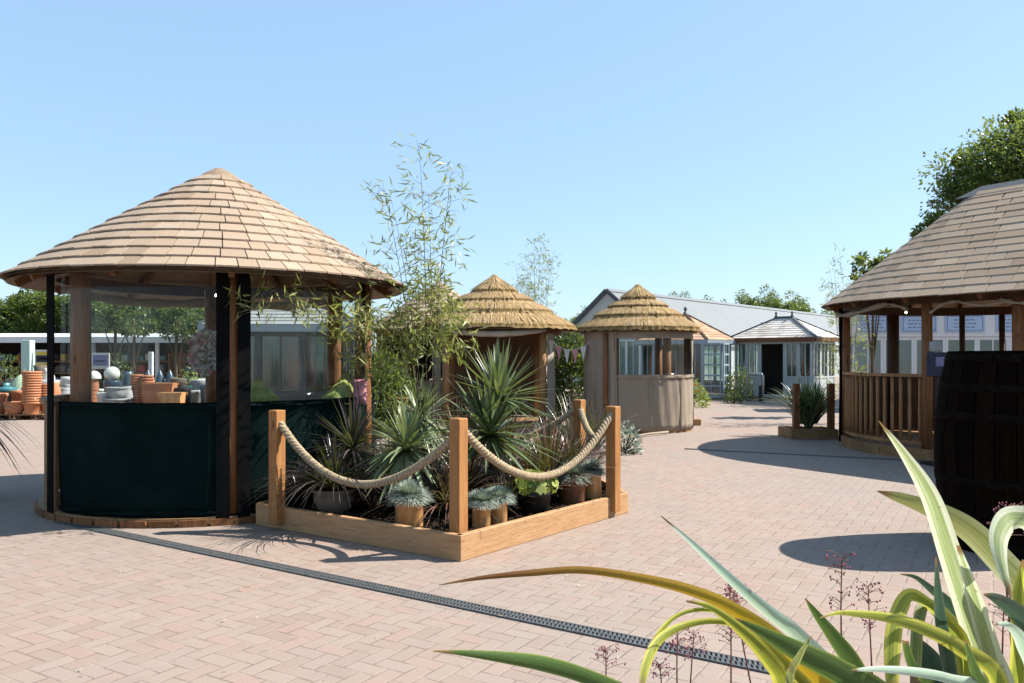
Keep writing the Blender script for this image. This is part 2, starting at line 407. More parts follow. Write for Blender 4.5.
# ------------------------------------------------------------------ camera, light
cam = bpy.data.cameras.new('camera'); co = bpy.data.objects.new('camera', cam); COL.objects.link(co)
co.location = (0,0,CAMH); co.rotation_euler = (rad(90),0,0)
cam.sensor_width = 36; cam.lens = FPX/1024*36; cam.shift_y = (HY-341.5)/1024; cam.clip_end = 2000; cam.clip_start = .05
scene.camera = co
SUN_EL, SUN_AZ = 47.0, 8.0            # azimuth from +X towards +Y
sd = Vector((math.cos(rad(SUN_EL))*math.cos(rad(SUN_AZ)), math.cos(rad(SUN_EL))*math.sin(rad(SUN_AZ)), math.sin(rad(SUN_EL))))
sl = bpy.data.lights.new('sun', 'SUN'); sl.energy = 5.0; sl.angle = rad(.53); sl.color = (1,.94,.85)
so = bpy.data.objects.new('sun', sl); COL.objects.link(so); so.rotation_euler = sd.to_track_quat('Z','Y').to_euler()
w = bpy.data.worlds.new('World'); scene.world = w; w.use_nodes = True
wn = w.node_tree; bg = wn.nodes['Background']; sky = wn.nodes.new('ShaderNodeTexSky'); sky.sky_type = 'NISHITA'
sky.sun_disc = False; sky.sun_elevation = rad(SUN_EL); sky.sun_rotation = rad(90-SUN_AZ)
sky.air_density = 1.0; sky.dust_density = .7; sky.ozone_density = 1.3; sky.altitude = 50
mixn = wn.nodes.new('ShaderNodeMix'); mixn.data_type = 'RGBA'; mixn.inputs[0].default_value = .55
wn.links.new(sky.outputs[0], mixn.inputs[6]); mixn.inputs[7].default_value = (2.3,3.72,5.3,1)
wn.links.new(mixn.outputs[2], bg.inputs[0]); bg.inputs[1].default_value = .086
scene.view_settings.view_transform = 'Standard'; scene.view_settings.look = 'None'
scene.view_settings.exposure = 1.3; scene.view_settings.gamma = 1
scene.cycles.max_bounces = 8; scene.cycles.transparent_max_bounces = 16
scene.cycles.use_denoising = True

# ------------------------------------------------------------------ ground
g = MB(); S = 400
g.face([(-S,-S,0),(S,-S,0),(S,S,0),(-S,S,0)]); struct(g.build('paved_ground', 'pave'))

def drain(label, A, B, w):
    A, B = Vector(A), Vector(B); t = (B-A); L = t.length; t.normalize(); s_ = Vector((-t.y,t.x,0))
    root = thing('drain_channel', label, 'drain', A)
    b = MB(); b.box(t*(L/2)+V(0,0,.003), (L, w, .002), math.atan2(t.y,t.x)); b.build('channel', 'slot', root)
    m = MB(); a = math.atan2(t.y, t.x)
    for k in (-.5,-.02,.5): m.box(t*(L/2)+s_*k*w*.93+V(0,0,.006), (L, w*.085, .009), a)
    n = int(L/.026)
    for i in range(n):
        q = (i+.5)/n*L
        for k, off in ((.24,0), (-.26,.013)):
            m.box(t*(q+off)+s_*k*w+V(0,0,.0055), (.0135, w*.44, .008), a+.35)
    m.build('grating', 'iron', root)
p1, p2 = G(60,522), G(775,671)
drain('long iron drainage channel crossing the paving in front of the rope bed', p1, p2+(p2-p1)*.25, .112)
drain('thin dark drain line in the shade beside the open-sided pavilion', G(685,449), G(935,462), .09)

# ------------------------------------------------------------------ pavilions
class Per:
    """perimeter of a circle or a stadium: pos(t, r)"""
    def __init__(s, length=0, direc=0, R=2):
        s.L = length; s.a = direc; arc = PI*R
        tot = 2*arc+2*length; s.br = [length/tot, (length+arc)/tot, (2*length+arc)/tot, 1]
        s.tot = tot; s.R = R
    def pos(s, t, r, z):
        t %= 1; d = Vector((math.cos(s.a), math.sin(s.a), 0)); n = Vector((d.y,-d.x,0)); b = s.br
        if t < b[0]: q = t/b[0]; p = d*s.L*q+n*r
        elif t < b[1]:
            q = (t-b[0])/(b[1]-b[0])*PI; p = d*s.L+n*r*math.cos(q)+d*r*math.sin(q)
        elif t < b[2]: q = (t-b[1])/(b[2]-b[1]); p = d*s.L*(1-q)-n*r
        else:
            q = (t-b[2])/(b[3]-b[2])*PI; p = -n*r*math.cos(q)-d*r*math.sin(q)
        return Vector((p.x, p.y, z))
    def length(s, r): return 2*PI*r+2*s.L

def shingles(mb, per, R, he, top, rcap, courses, tw, th=.015, ext=.021):
    slope = (top-he)/(R-rcap); ca = 1/math.hypot(1, slope)
    for c in range(courses):
        r0 = R-(R-rcap)*c/courses; ex = (R-rcap)/courses; r1 = max(r0-ex*1.35, rcap*.9)
        z0 = he+(R-r0)*slope; z1 = he+(R-r1)*slope
        n = max(6, round(per.length(r0)/tw)); off = rnd()
        cuts = [(i+off+ru(-.2,.2))/n for i in range(n)]; cuts.append(cuts[0]+1)
        g_ = .005/per.length(r0)
        for i in range(n):
            a, b = cuts[i]+g_, cuts[i+1]-g_
            j = ru(-.004,.005); l = ru(-.001,.003)
            def q(t, r, z, o): 
                p = per.pos(t, r+o*slope*ca*.3, z+o); return p
            rj = r0+j; zj = z0-j*slope
            mb.hexa([q(a,rj,zj,ext+l), q(b,rj,zj,ext+l), q(b,r1,z1,.003), q(a,r1,z1,.003),
                     q(a,rj,zj,ext+th+l), q(b,rj,zj,ext+th+l), q(b,r1,z1,.012), q(a,r1,z1,.012)])

def thatch(mb, body, R, he, top, tiers=4):
    slope = (top-he)/R; prof = [1.0,.73,.50,.30,0]
    for k in range(tiers):
        r0 = R*prof[k]; r1 = R*prof[k+1]*.93; z0 = he+(R-r0)*slope; z1 = he+(R-r1)*slope+.02
        th = .085; lift = 0 if k == 0 else .033; z0 += lift; zr_ = z1-.03; n = 120; st = len(body.v)
        for i in range(n):
            a = 2*PI*i/n; j = ru(-.03,.03); dx, dy = math.cos(a), math.sin(a)
            for r, z in ((r0-.12, z0+.015), (r0+j, z0+ru(-.02,.02)), (r0-.05+j*.5, z0+th+ru(-.012,.012)), ((r0+r1)/2, he+(R-(r0+r1)/2)*slope+lift+th*.92+ru(-.01,.01)), (r1, zr_+.01 if k < tiers-1 else top+th+lift+.0)):
                body.v.append((dx*r, dy*r, z))
        for i in range(n):
            for q in range(4):
                a = st+i*5+q; b = st+((i+1)%n)*5+q; body.f.append((a, b, b+1, a+1))
        for i in range(int(2600*max(prof[k],.3))):
            a = ru(0,2*PI); d = Vector((math.cos(a), math.sin(a), 0)); u = ru(0,1); r = r0+(r1-r0)*u*.9
            down = (d*1.0+V(0,0,-slope)).normalized(); down = (down+V(ru(-.05,.05),ru(-.05,.05),0)).normalized()
            base = d*r+V(0,0, he+(R-r)*slope+(lift+th)*(1-.45*u**3 if k < tiers-1 else 1+.3*u)+ru(-.004,.010)); L = min(ru(.14,.30), max(.02,(r0-r)*math.hypot(1,slope)+ru(-.01,.014)))
            sd_ = down.cross(V(d.x*.3, d.y*.3, 1)).normalized()*ru(.0035,.0075)
            mb.face([base-sd_, base+sd_, base+down*L+sd_*.5, base+down*L-sd_*.5])
    return

def arc_sheet(c_dirs, r, z0, z1, f0, f1, n=14, ripple=.012, th=.008, seed=0, zs=7, sag=0):
    """curved hanging sheet between two bearings f0..f1 (deg); c_dirs(f) -> unit vector"""
    mb = MB(); rs = random.Random(seed); ph = [rs.uniform(0,6) for _ in range(4)]
    grid = []
    for i in range(n+1):
        f = f0+(f1-f0)*i/n; d = c_dirs(f); row = []
        for j in range(zs+1):
            z = z0+(z1-z0)*j/zs
            rr = r+ripple*(math.sin(i*1.7+ph[0]+j*.35)+.6*math.sin(i*.8+ph[1]-j*.8)+.4*math.sin(i*3.1+ph[2]))
            sg = -sag*math.sin(PI*i/n)
            row.append(d*rr+V(0,0,z+sg+ (ripple*.6*math.sin(i*1.1+ph[3]) if j in (0,) else 0)))
        grid.append(row)
    st = len(mb.v)
    for side in (0, th):
        for i in range(n+1):
            f = f0+(f1-f0)*i/n; d = c_dirs(f)
            for j in range(zs+1): mb.v.append(tuple(grid[i][j]-d*side))
    m = zs+1; N = (n+1)*m
    for i in range(n):
        for j in range(zs):
            a = st+i*m+j; mb.f.append((a, a+m, a+m+1, a+1)); a += N; mb.f.append((a, a+1, a+m+1, a+m))
    for i in range(n):
        for j in (0, zs):
            a = st+i*m+j; mb.f.append((a, a+N, a+N+m, a+m))
    for j in range(zs):
        for i in (0, n):
            a = st+i*m+j; mb.f.append((a, a+1, a+1+N, a+N))
    return mb

def frame_dirs(C):
    t = Vector((-C[0], -C[1], 0)).normalized(); rg = Vector((-t.y, t.x, 0))
    if rg.x < 0: rg = -rg
    def f(phi):
        p = rad(phi); return t*math.cos(p)+rg*math.sin(p)
    return f

# ---- big shingled breeze house, dark green curtains
C = (-3.21, 8.78, 0); R1, r1_, he1, ap1 = 2.04, 1.62, 2.26, 3.52
D = frame_dirs(C)
root = thing('round_pavilion', 'round wooden pavilion with cedar shingle cone roof and dark green canvas walls', 'pavilion', C)
per = Per(0, 0, R1); mb = MB(); shingles(mb, per, R1, he1, ap1-.06, .20, 12, .205); roof = mb.build('roof', 'shingle', root)
mb = MB(); mb.lathe([(.10,-.03),(.285,-.085),(.29,-.065),(.16,.035),(.05,.10),(.0,.115)], 28, (0,0,ap1-.045)); mb.build('cap', 'cap', roof)
mb = MB(); sl_ = (ap1-he1)/R1
mb.lathe([(R1-.03,he1+.002),(.1,ap1-.07-.05),(.1,ap1-.10-.05),(R1-.05,he1-.02)], 64); mb.build('roof_lining', 'lining', root)
for k in range(12):
    d = D(3+30*k); mb = MB(); mb.beam(d*(R1-.12)+V(0,0,he1-.01), d*.12+V(0,0,ap1-.27), .05, .09); mb.build('rafter', 'rafter', root)
mb = MB(); mb.lathe([(r1_-.055,2.28),(r1_+.055,2.28),(r1_+.055,2.41),(r1_-.055,2.41),(r1_-.055,2.28)], 48); mb.build('ring_beam', 'post_dk', root)
for k in range(6):
    d = D(3+60*k)*r1_; mb = MB()
    if k == 5: d = D(-50.5)*1.57
    mb.tube([d+V(0,0,.10), d+V(.003,0,.8), d+V(0,.004,1.5), d+V(0,0,2.29)], [.093,.088,.09,.086], 14); mb.build('post', 'post', root, True)
mb = MB(); mb.lathe([(r1_-.25,.075),(r1_+.10,.075),(r1_+.10,.02),(r1_+.09,0)], 56); mb.lathe([(0,.07),(r1_-.24,.07)], 56); mb.build('base_ring', 'base', root)
mb = MB()
for k in range(42):
    a = 2*PI*k/42; d = Vector((math.cos(a), math.sin(a), 0)); mb.box(d*(r1_+.112)+V(0,0,.032), (.02, .23, .06), a)
mb.build('base_cladding', 'post', root)
for k, (f0, f1) in enumerate(((-56.5,1.5),(4.5,61.5),(64.5,121))):
    arc_sheet(D, r1_+.055, .075, 1.10, f0, f1, 18, .009, .008, k).build('canvas_wall', 'green_canvas', root, True)
for k, (f0, f1) in enumerate(((-57,-1),(7,60),(66,120),(126,180),(186,240))):
    arc_sheet(D, r1_+.045, 1.10, 2.29, f0, f1, 14, .006, .003, k+9).build('clear_window', 'clear', root, True)
for f in (-59.3,.95,7.0,59.0,66.6,121,125): 
    hw = 2.4 if f == -59.3 else (1.9 if f in (.95,7.0) else .9)
    arc_sheet(D, r1_+(.105 if hw > 1 else .062), .06, 2.28, f-hw, f+hw, 2, .003, .01, int(f*7)).build('curtain_strap', 'black_canvas' if f < 50 else 'green_canvas', root)
for f0, f1 in ((-56.5,1.5),(4.5,61.5)):
    for z in (.10,1.055): arc_sheet(D, r1_+.066, z, z+.035, f0+.3, f1-.3, 18, .009, .004, 77).build('hem', 'green_canvas', root, True)
# timber low wall on the other three bays
for f0, f1 in ((124,182),(184,242),(-116,-60)):
    mb = MB(); n = 14
    for i in range(n):
        f = f0+(f1-f0)*(i+.5)/n; d = D(f); hb = 1.06 if f0 < 0 else .86; mb.box(d*(r1_+.03)+V(0,0,.1+(hb-.1)/2), (.022, .105, hb-.1), math.atan2(d.y, d.x))
    mb.build('board_wall', 'base', root)
    mb = MB()
    for i in range(8):
        a, b = f0+(f1-f0)*i/8, f0+(f1-f0)*(i+1)/8; mb.beam(D(a)*(r1_+.03)+V(0,0,hb+.022), D(b)*(r1_+.03)+V(0,0,hb+.022), .11, .04)
    mb.build('top_rail', 'base', root)
for f0, f1 in ((126,181),(185,240)):
    mb = MB(); pts = [D(f0+(f1-f0)*i/10)*(r1_-.03)+V(0,0,2.20-.03*math.sin(PI*i/10)) for i in range(11)]
    mb.tube(pts, [.05+.012*math.sin(i*1.9) for i in range(11)], 8); mb.build('canvas_roll', 'taupe', root, True)
# curved bench inside
mb = MB()
for i in range(16):
    a, b = 128+112*i/16, 128+112*(i+1)/16
    for r in (1.15,1.24,1.33,1.42): mb.beam(D(a)*r+V(0,0,.45), D(b)*r+V(0,0,.45), .075, .035)
for f in (132,170,200,236): mb.box(D(f)*1.28+V(0,0,.27), (.07,.07,.33))
b_ = mb.build('curved_bench', 'base', None, False, C); tag(b_, 'curved slatted bench inside the round pavilion with green canvas', 'bench')

def bulb(px, py, d, label):
    r = thing('lamp_bulb', label, 'lamp', P(px,py,d), 0, 'small lit bulbs under the eaves')
    m = MB(); m.lathe([(0,-.016),(.011,-.010),(.014,0),(.01,.012),(0,.016)], 10); m.build('bulb', 'bulb', r, True)
    m = MB(); m.tube([(0,0,.018),(0,0,.06)], .011, 8); m.build('holder', 'black_pot', r)
bulb(216.5, 295.5, 7.35, 'tiny lit bulb under the shingle eave of the green canvas pavilion')
bulb(906, 312.5, 11.9, 'tiny lit bulb hanging by the post of the open-sided pavilion')

# hanging pink and white paper flower ball
fb = thing('hanging_flower_ball', 'pale pink and white cloth flower bunch hanging inside the pavilion window', 'decoration', P(205,352,7.9))
mb = MB()
for i in range(420):
    d = rdir(); p = Vector((d.x*.10, d.y*.10, d.z*.19))*ru(.75,1); mb.leafq(p, (d+rdir()*.7), rdir(), ru(.05,.09), ru(.04,.07))
mb.build('petals', 'whitecloth', fb)
mb = MB()
for i in range(60):
    d = rdir(); p = Vector((d.x*.12, d.y*.12, d.z*.19)); mb.leafq(p, (d+rdir()*.5), rdir(), .06, .045)
mb.build('pink_petals', 'pink', fb)
mb = MB(); mb.tube([(0,0,.15),(0,0,.62)], .005, 5); mb.build('cord', 'rope', fb)

def cushion(name, label, pos, w, h, t, mat, rz, tilt, roll):
    mb = MB(); n = 10; R = Matrix.Rotation(rz,3,'Z')@Matrix.Rotation(tilt,3,'X')@Matrix.Rotation(roll,3,'Y'); st = 0
    for s_ in (1,-1):
        st = len(mb.v)
        for i in range(n+1):
            for j in range(n+1):
                u, v = i/n*2-1, j/n*2-1; th = t*max(0,(1-u**4)*(1-v**4))**.5
                k = 1-.10*(abs(u)*abs(v))**2*-1
                mb.v.append(tuple(R@Vector((u*w/2*k, s_*th/2, v*h/2*k))))
        for i in range(n):
            for j in range(n):
                a = st+i*(n+1)+j; mb.f.append((a, a+n+1, a+n+2, a+1))
    tag(mb.build(name, mat, None, True, pos), label, 'cushion')
cushion('cushion', 'lime patterned cushion propped on its corner behind the clear window', P(347,401,8.5)+V(0,0,.05), .36,.36,.13, 'limecloth', .5, -.2, rad(45))
cushion('cushion', 'half hidden lime cushion low behind the dark green canvas wall', P(258,398,8.7), .30,.30,.12, 'limecloth', .2, -.2, rad(45))
cushion('cushion', 'small pink cushion standing by the window edge inside the pavilion', P(360,392,8.3), .14,.26,.08, 'pink', .1, -.1, 0)

# ---- thatched pavilions
def thatched(label, C, R, r, he, ap, posts, rot, mode):
    D = frame_dirs(C)
    root = thing('thatched_pavilion', label, 'pavilion', C)
    straw, body = MB(), MB(); thatch(straw, body, R, he, ap-.08)
    rf = body.build('roof', 'thatch_base', root, False); straw.build('straw', 'thatch', rf)
    mb = MB(); mb.lathe([(.15,-.03),(.12,.03),(.05,.10),(0,.12)], 14, (0,0,ap-.035)); mb.build('roof_tip', 'thatch_base', rf)
    mb = MB(); mb.lathe([(R-.06,he-.03),(.1,ap-.15)], 40); mb.build('roof_lining', 'lining', root)
    mb = MB(); mb.lathe([(r-.05,he-.10),(r+.05,he-.10),(r+.05,he+.06),(r-.05,he+.06),(r-.05,he-.10)], 40); mb.build('ring_beam', 'post', root)
    mb = MB(); mb.lathe([(0,.10),(r+.08,.10),(r+.08,0)], 44); mb.build('base_ring', 'base', root)
    for k in range(posts):
        d = D(rot+360/posts*k)*r; mb = MB()
        mb.tube([d+V(0,0,.09), d+V(.004,0,1), d+V(0,0,he-.05)], [.085,.078,.08], 12); mb.build('post', 'spindle' if mode == 'open' else 'post', root, True)
    if mode == 'open':
        arc_sheet(D, r+.03, .12, he-.05, 128, 232, 18, .012, .01, 3).build('canvas_wall', 'brown_canvas', root, True)
        arc_sheet(D, r+.03, .12, he-.05, 50, 62, 4, .012, .01, 4).build('side_curtain', 'cream_canvas', root, True)
        arc_sheet(D, r+.03, .12, he-.05, -66, -50, 5, .015, .01, 5).build('side_curtain', 'taupe', root, True)
        arc_sheet(D, r+.03, .12, 1.0, -128, -66, 8, .012, .01, 15).build('low_wall', 'taupe', root, True)
        for f0, f1 in ((-42,42),):
            pts = [D(f0+(f1-f0)*i/16)*(r+.16)+V(0,0,he-.02-.10*math.sin(PI*i/16)) for i in range(17)]
            mb = MB(); mb.tube(pts, [.05+.02*math.sin(PI*i/16)+.006*math.sin(i*2.3) for i in range(17)], 8); mb.build('canvas_roll', 'cream_canvas', root, True)
    else:
        arc_sheet(D, r+.095, .04, he-.02, -125, -22, 40, .013, .01, 6, 9).build('canvas_wall', 'taupe', root, True)
        arc_sheet(D, r+.10, .05, 1.16, -21.5, 92, 36, .011, .01, 7, 9).build('low_wall', 'taupe', root, True)
        arc_sheet(D, r+.02, .04, 1.12, 92, 230, 20, .010, .01, 8).build('low_wall', 'taupe', root, True)
        arc_sheet(D, r+.095, 1.16, he-.02, -21, 80, 16, .004, .003, 9).build('clear_window', 'clear', root, True)
        arc_sheet(D, r+.02, 1.12, he-.05, 100, 230, 14, .004, .003, 10).build('clear_window', 'clear', root, True)
        arc_sheet(D, r+.095, 1.10, he-.02, 78, 96, 4, .012, .01, 12).build('side_curtain', 'taupe', root, True)
        arc_sheet(D, r+.105, he-.16, he-.01, -22, 82, 12, .006, .01, 11).build('valance', 'taupe', root, True)
        for f in (-21.5,12,48,82): arc_sheet(D, r+.118, .06, 1.15, f-.9, f+.9, 2, .004, .006, int(f)).build('seam_strip', 'taupe', root, True)
        arc_sheet(D, r+.120, 1.10, 1.17, -21, 91, 30, .006, .006, 71).build('top_hem', 'taupe', root, True)
        mb = MB(); d = D(-33)*(r+.15); mb.tube([d+V(0,0,.06), d+V(0,0,1.0), d+V(0,0,he-.05)], [.05,.046,.048], 10); mb.build('outer_post', 'post', root, True)
    return root
thatched('open thatched pavilion with rolled cream canvas behind the rope bed', (-.40,18,0), 1.86, 1.45, 2.12, 3.30, 4, 45, 'open')
thatched('small thatched pavilion wrapped in taupe canvas with clear windows', (2.66,16.9,0), 1.30, 1.03, 2.05, 2.98, 6, 34, 'wrapped')

# ---- shingled pavilion behind the bamboo, canvas sides
C3 = (-1.95, 21.5, 0); D3 = frame_dirs(C3)
root = thing('round_pavilion', 'shingled pavilion with taupe canvas mostly hidden behind the bamboo', 'pavilion', C3)
mb = MB(); shingles(mb, Per(0,0,2.0), 2.0, 2.2, 3.42, .18, 11, .26); rf = mb.build('roof', 'shingle', root)
mb = MB(); mb.lathe([(.26,-.05),(.24,0),(0,.12)], 20, (0,0,3.44)); mb.build('cap', 'cap', rf)
mb = MB(); mb.lathe([(1.95,2.19),(.1,3.35)], 40); mb.build('roof_lining', 'lining', root)
for k in range(6):
    d = D3(30+60*k)*1.6; mb = MB(); mb.tube([d, d+V(0,0,2.3)], .075, 10); mb.build('post', 'post', root, True)
mb = MB(); mb.lathe([(1.55,2.1),(1.65,2.1),(1.65,2.24),(1.55,2.24),(1.55,2.1)], 40); mb.build('ring_beam', 'post', root)
arc_sheet(D3, 1.63, .02, .95, -170, 170, 40, .012, .01, 30).build('canvas_wall', 'taupe', root, True)
arc_sheet(D3, 1.60, .9, 2.1, 95, 265, 20, .01, .01, 31).build('inner_wall', 'dark_in', root, True)  # wall coloured near black, standing in for the shade inside the opening

# ---- big open-sided oval pavilion
C4 = (7.77, 13.12, 0); R4, r4, he4, ap4 = 2.52, 2.12, 2.37, 4.31; LEN4, A4 = 2.6, math.atan2(-.83,.56)
root = thing('oval_pavilion', 'large open-sided oval pavilion with cedar shingle roof and spindle balustrade', 'pavilion', C4)
per4 = Per(LEN4, A4, R4); mb = MB(); shingles(mb, per4, R4, he4, ap4-.12, .20, 15, .30, .012, .012); rf = mb.build('roof', 'shingle', root)
dd = Vector((math.cos(A4), math.sin(A4), 0)); mb = MB()
nn = Vector((dd.y,-dd.x,0)); zt, zb = ap4+.02, ap4-.20
for sgn in (1,-1):
    mb.hexa([-dd*.32+nn*sgn*.30+V(0,0,zb), dd*(LEN4+.32)+nn*sgn*.30+V(0,0,zb), dd*(LEN4+.05)+V(0,0,zt-.03), -dd*.05+V(0,0,zt-.03),
             -dd*.33+nn*sgn*.31+V(0,0,zb+.02), dd*(LEN4+.33)+nn*sgn*.31+V(0,0,zb+.02), dd*(LEN4+.06)+V(0,0,zt), -dd*.06+V(0,0,zt)])
for e, s_ in ((Vector((0,0,0)),-1),(dd*LEN4,1)):
    mb.face([e+dd*s_*.32+nn*.30+V(0,0,zb+.01), e+dd*s_*.40+V(0,0,zb-.03), e+dd*s_*.05+V(0,0,zt-.004)])
    mb.face([e+dd*s_*.40+V(0,0,zb-.03), e+dd*s_*.32-nn*.30+V(0,0,zb+.01), e+dd*s_*.05+V(0,0,zt-.004)])
mb.build('ridge_cap', 'lead', rf)
def ring4(r, z0, z1, w, n=80):
    mb = MB()
    for i in range(n):
        a, b = i/n, (i+1)/n
        pts = [per4.pos(a,r+w/2,z0), per4.pos(b,r+w/2,z0), per4.pos(b,r-w/2,z0), per4.pos(a,r-w/2,z0)]
        mb.hexa(pts+[p+V(0,0,z1-z0) for p in pts])
    return mb
mb = MB(); n = 90
for i in range(n):
    mb.face([per4.pos(i/n,R4-.03,he4), per4.pos((i+1)/n,R4-.03,he4), per4.pos((i+1)/n,.12,ap4-.22), per4.pos(i/n,.12,ap4-.22)])
mb.build('roof_lining', 'lining', root)
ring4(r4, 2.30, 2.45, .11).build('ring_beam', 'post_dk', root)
for i in range(20):
    t = i/20; mb = MB(); mb.beam(per4.pos(t,R4-.12,he4-.02), per4.pos(t,.15,ap4-.32), .055, .10); mb.build('rafter', 'rafter', root)
ring4(r4+.03, .0, .16, .10).build('base_ring', 'base', root)
mb = MB()
for i in range(n): mb.face([per4.pos(i/n,r4,.14), per4.pos((i+1)/n,r4,.14), per4.pos((i+1)/n,.02,.14), per4.pos(i/n,.02,.14)])
mb.build('deck', 'base', root)
# find the perimeter parameter that projects to a picture column
def t4(px, near=True, r=r4):
    best, bt = 1e9, 0
    for i in range(4000):
        t = i/4000; p = per4.pos(t, r, 0)+Vector(C4); x = CX+FPX*p.x/p.y
        dist = math.hypot(p.x, p.y); c_ = abs(x-px)+(dist if near else -dist)*.4
        if c_ < best: best, bt = c_, t
    return bt
tp = [t4(845), t4(927), t4(1018)]
tb = [t4(893, False), t4(962, False), t4(1002, False), t4(1060, False)]
for k, t in enumerate(tp+tb):
    p = per4.pos(t, r4, 0); q = .11 if k in (3,) else .075; mb = MB()
    if k in (4,5): q = .05
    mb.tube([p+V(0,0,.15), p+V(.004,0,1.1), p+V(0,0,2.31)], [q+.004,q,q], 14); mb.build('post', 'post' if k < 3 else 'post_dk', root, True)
# dark curtain tied at the corner post
p = per4.pos(tp[0]-.006, r4+.10, 0); p = per4.pos(t4(839), r4+.06, 0); mb = MB()
mb.tube([p+V(0,0,.05), p+V(0,0,.9), p+V(0,0,1.5), p+V(0,0,2.36)], [.06,.05,.045,.06], 8); mb.build('tied_curtain', 'black_canvas', root, True)
t0, t1 = tp[0], tp[1]
if t1 < t0: t1 += 1
mb = MB(); N = 10
for i in range(N):
    a, b = t0+(t1-t0)*i/N, t0+(t1-t0)*(i+1)/N
    mb.beam(per4.pos(a,r4,1.24), per4.pos(b,r4,1.24), .12, .045)
mb.build('hand_rail', 'spindle', root)
mb = MB()
for i in range(N):
    a, b = t0+(t1-t0)*i/N, t0+(t1-t0)*(i+1)/N; mb.beam(per4.pos(a,r4,.24), per4.pos(b,r4,.24), .06, .05)
mb.build('bottom_rail', 'spindle', root)
for i in range(15):
    p = per4.pos(t0+(t1-t0)*(i+.6)/15.2, r4, 0); mb = MB()
    mb.tube([p+V(0,0,.25), p+V(0,0,.5), p+V(0,0,.7), p+V(0,0,.9), p+V(0,0,1.22)], [.026,.024,.027,.023,.026], 8); mb.build('spindle', 'spindle', root, True)
# back balustrade, boards
mb = MB(); NB = 44; tb0, tb1 = t4(838, False), t4(1090, False)
if abs(tb1-tb0) > .5: tb1 += 1 if tb1 < tb0 else -1
for i in range(NB):
    t = tb0+(tb1-tb0)*(i+.5)/NB; p = per4.pos(t, r4, .66); q = per4.pos(t+.002, r4, .66)-p
    mb.box(p, (.15,.025,1.0), math.atan2(q.y, q.x))
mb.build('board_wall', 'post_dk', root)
# rolled canvas swags under the eave
for k, (pa, pb, sag, rr) in enumerate(((838,886,.09,.05),(884,908,-.02,.028),(930,958,-.05,.03),(958,1004,.05,.03),(1000,1040,.05,.03))):
    ta, tb_ = t4(pa, True, r4+.12), t4(pb, True, r4+.12)
    z_a, z_b = (2.27, 2.33) if k == 0 else ((2.33,2.22) if k == 1 else ((2.15,2.30) if k == 2 else (2.30,2.26)))
    pts = [per4.pos(ta+(tb_-ta)*i/12, r4+.12, z_a+(z_b-z_a)*i/12-sag*math.sin(PI*i/12)) for i in range(13)]
    mb = MB(); mb.tube(pts, [rr*(.75+.25*math.sin(i*1.3+k)) for i in range(13)], 8); mb.build('canvas_roll', 'taupe', root, True)
# table in the oval pavilion
tb = thing('dining_table', 'dark wooden table inside the open-sided oval pavilion', 'table', (C4[0]+.9, C4[1]-.5, .14), A4)
mb = MB(); mb.box((0,0,.74), (1.9,.9,.05), bev=.01); mb.build('tabletop', 'post_dk', tb)
for x in (-.8,.8):
    for y in (-.35,.35): mb = MB(); mb.box((x,y,.36), (.08,.08,.71)); mb.build('leg', 'post_dk', tb)
# bench with grey seat panel seen behind the balustrade
bn = thing('seat_bench', 'grey bench seat behind the spindle balustrade', 'bench', (C4[0]-.35, C4[1]-.9, .14), rad(-20))
mb = MB(); mb.box((0,0,.62), (1.6,.05,.42), bev=.015); mb.build('backrest', 'grey_pot', bn)
mb = MB(); mb.box((0,.25,.42), (1.6,.48,.07), bev=.015); mb.build('seat', 'grey_pot', bn)
for x in (-.7,.7):
    mb = MB(); mb.box((x,.25,.19), (.07,.4,.38)); mb.build('leg', 'post_dk', bn)
# display box with lilac screen on a stand
db = thing('display_box', 'navy display box with a lilac front panel on a thin stand', 'display', G(937,455)+V(0,0,0))
db.location = P(937,400,11.2)*1; db.location.z = 0; db.rotation_euler = (0,0,rad(10))
mb = MB(); mb.box((0,0,1.41), (.22,.16,.34), bev=.01); mb.build('case', 'navy', db)
mb = MB(); mb.box((0,-.084,1.45), (.17,.008,.13)); mb.build('panel', 'lilac', db)
mb = MB(); mb.box((-.02,.0,1.66), (.14,.10,.14), bev=.01); mb.build('top_pot', 'grey_pot', db)
mb = MB(); mb.tube([(0,0,.02),(0,0,1.24)], .025, 10); mb.box((0,0,.02), (.3,.3,.04)); mb.build('stand', 'black_pot', db)

# ------------------------------------------------------------------ barrel
def barrel():
    BX, BY, H = 4.03, 6.34, 1.555
    root = thing('oak_barrel', 'very large dark oak barrel standing upright on the paving', 'barrel', (BX,BY,0))
    mb = MB(); ns = 26
    def rr(z): u = z/H*2-1; return .51+.10*(1-u*u)
    for k in range(ns):
        a0, a1 = 2*PI*(k+.03)/ns, 2*PI*(k+.97)/ns; st = len(mb.v); m = 14
        for i in range(m+1):
            z = H*i/m; r = rr(z)
            for a, q in ((a0,-.002),(a0+.012,0),((a0+a1)/2,.002),(a1-.012,0),(a1,-.002)): mb.v.append(((r+q)*math.cos(a), (r+q)*math.sin(a), z))
        for i in range(m):
            for j in range(4): x = st+i*5+j; mb.f.append((x, x+1, x+6, x+5))
        mb.f.append(tuple(st+m*5+j for j in range(5))+tuple())
    mb.lathe([(.52,H),(.47,H),(.46,H-.05),(0,H-.05)], 52)
    mb.lathe([(.5,0),(.59,.25),(.58,H*.5),(.49,H)], 40)
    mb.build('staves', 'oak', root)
    for z in (.05,.30,.52,1.02,1.24,1.47):
        mb = MB(); mb.lathe([(rr(z)+.002,z),(rr(z)+.006,z+.003),(rr(z+.06)+.006,z+.057),(rr(z+.06)+.002,z+.06)], 60); mb.build('hoop', 'hoop', root, True)
barrel()

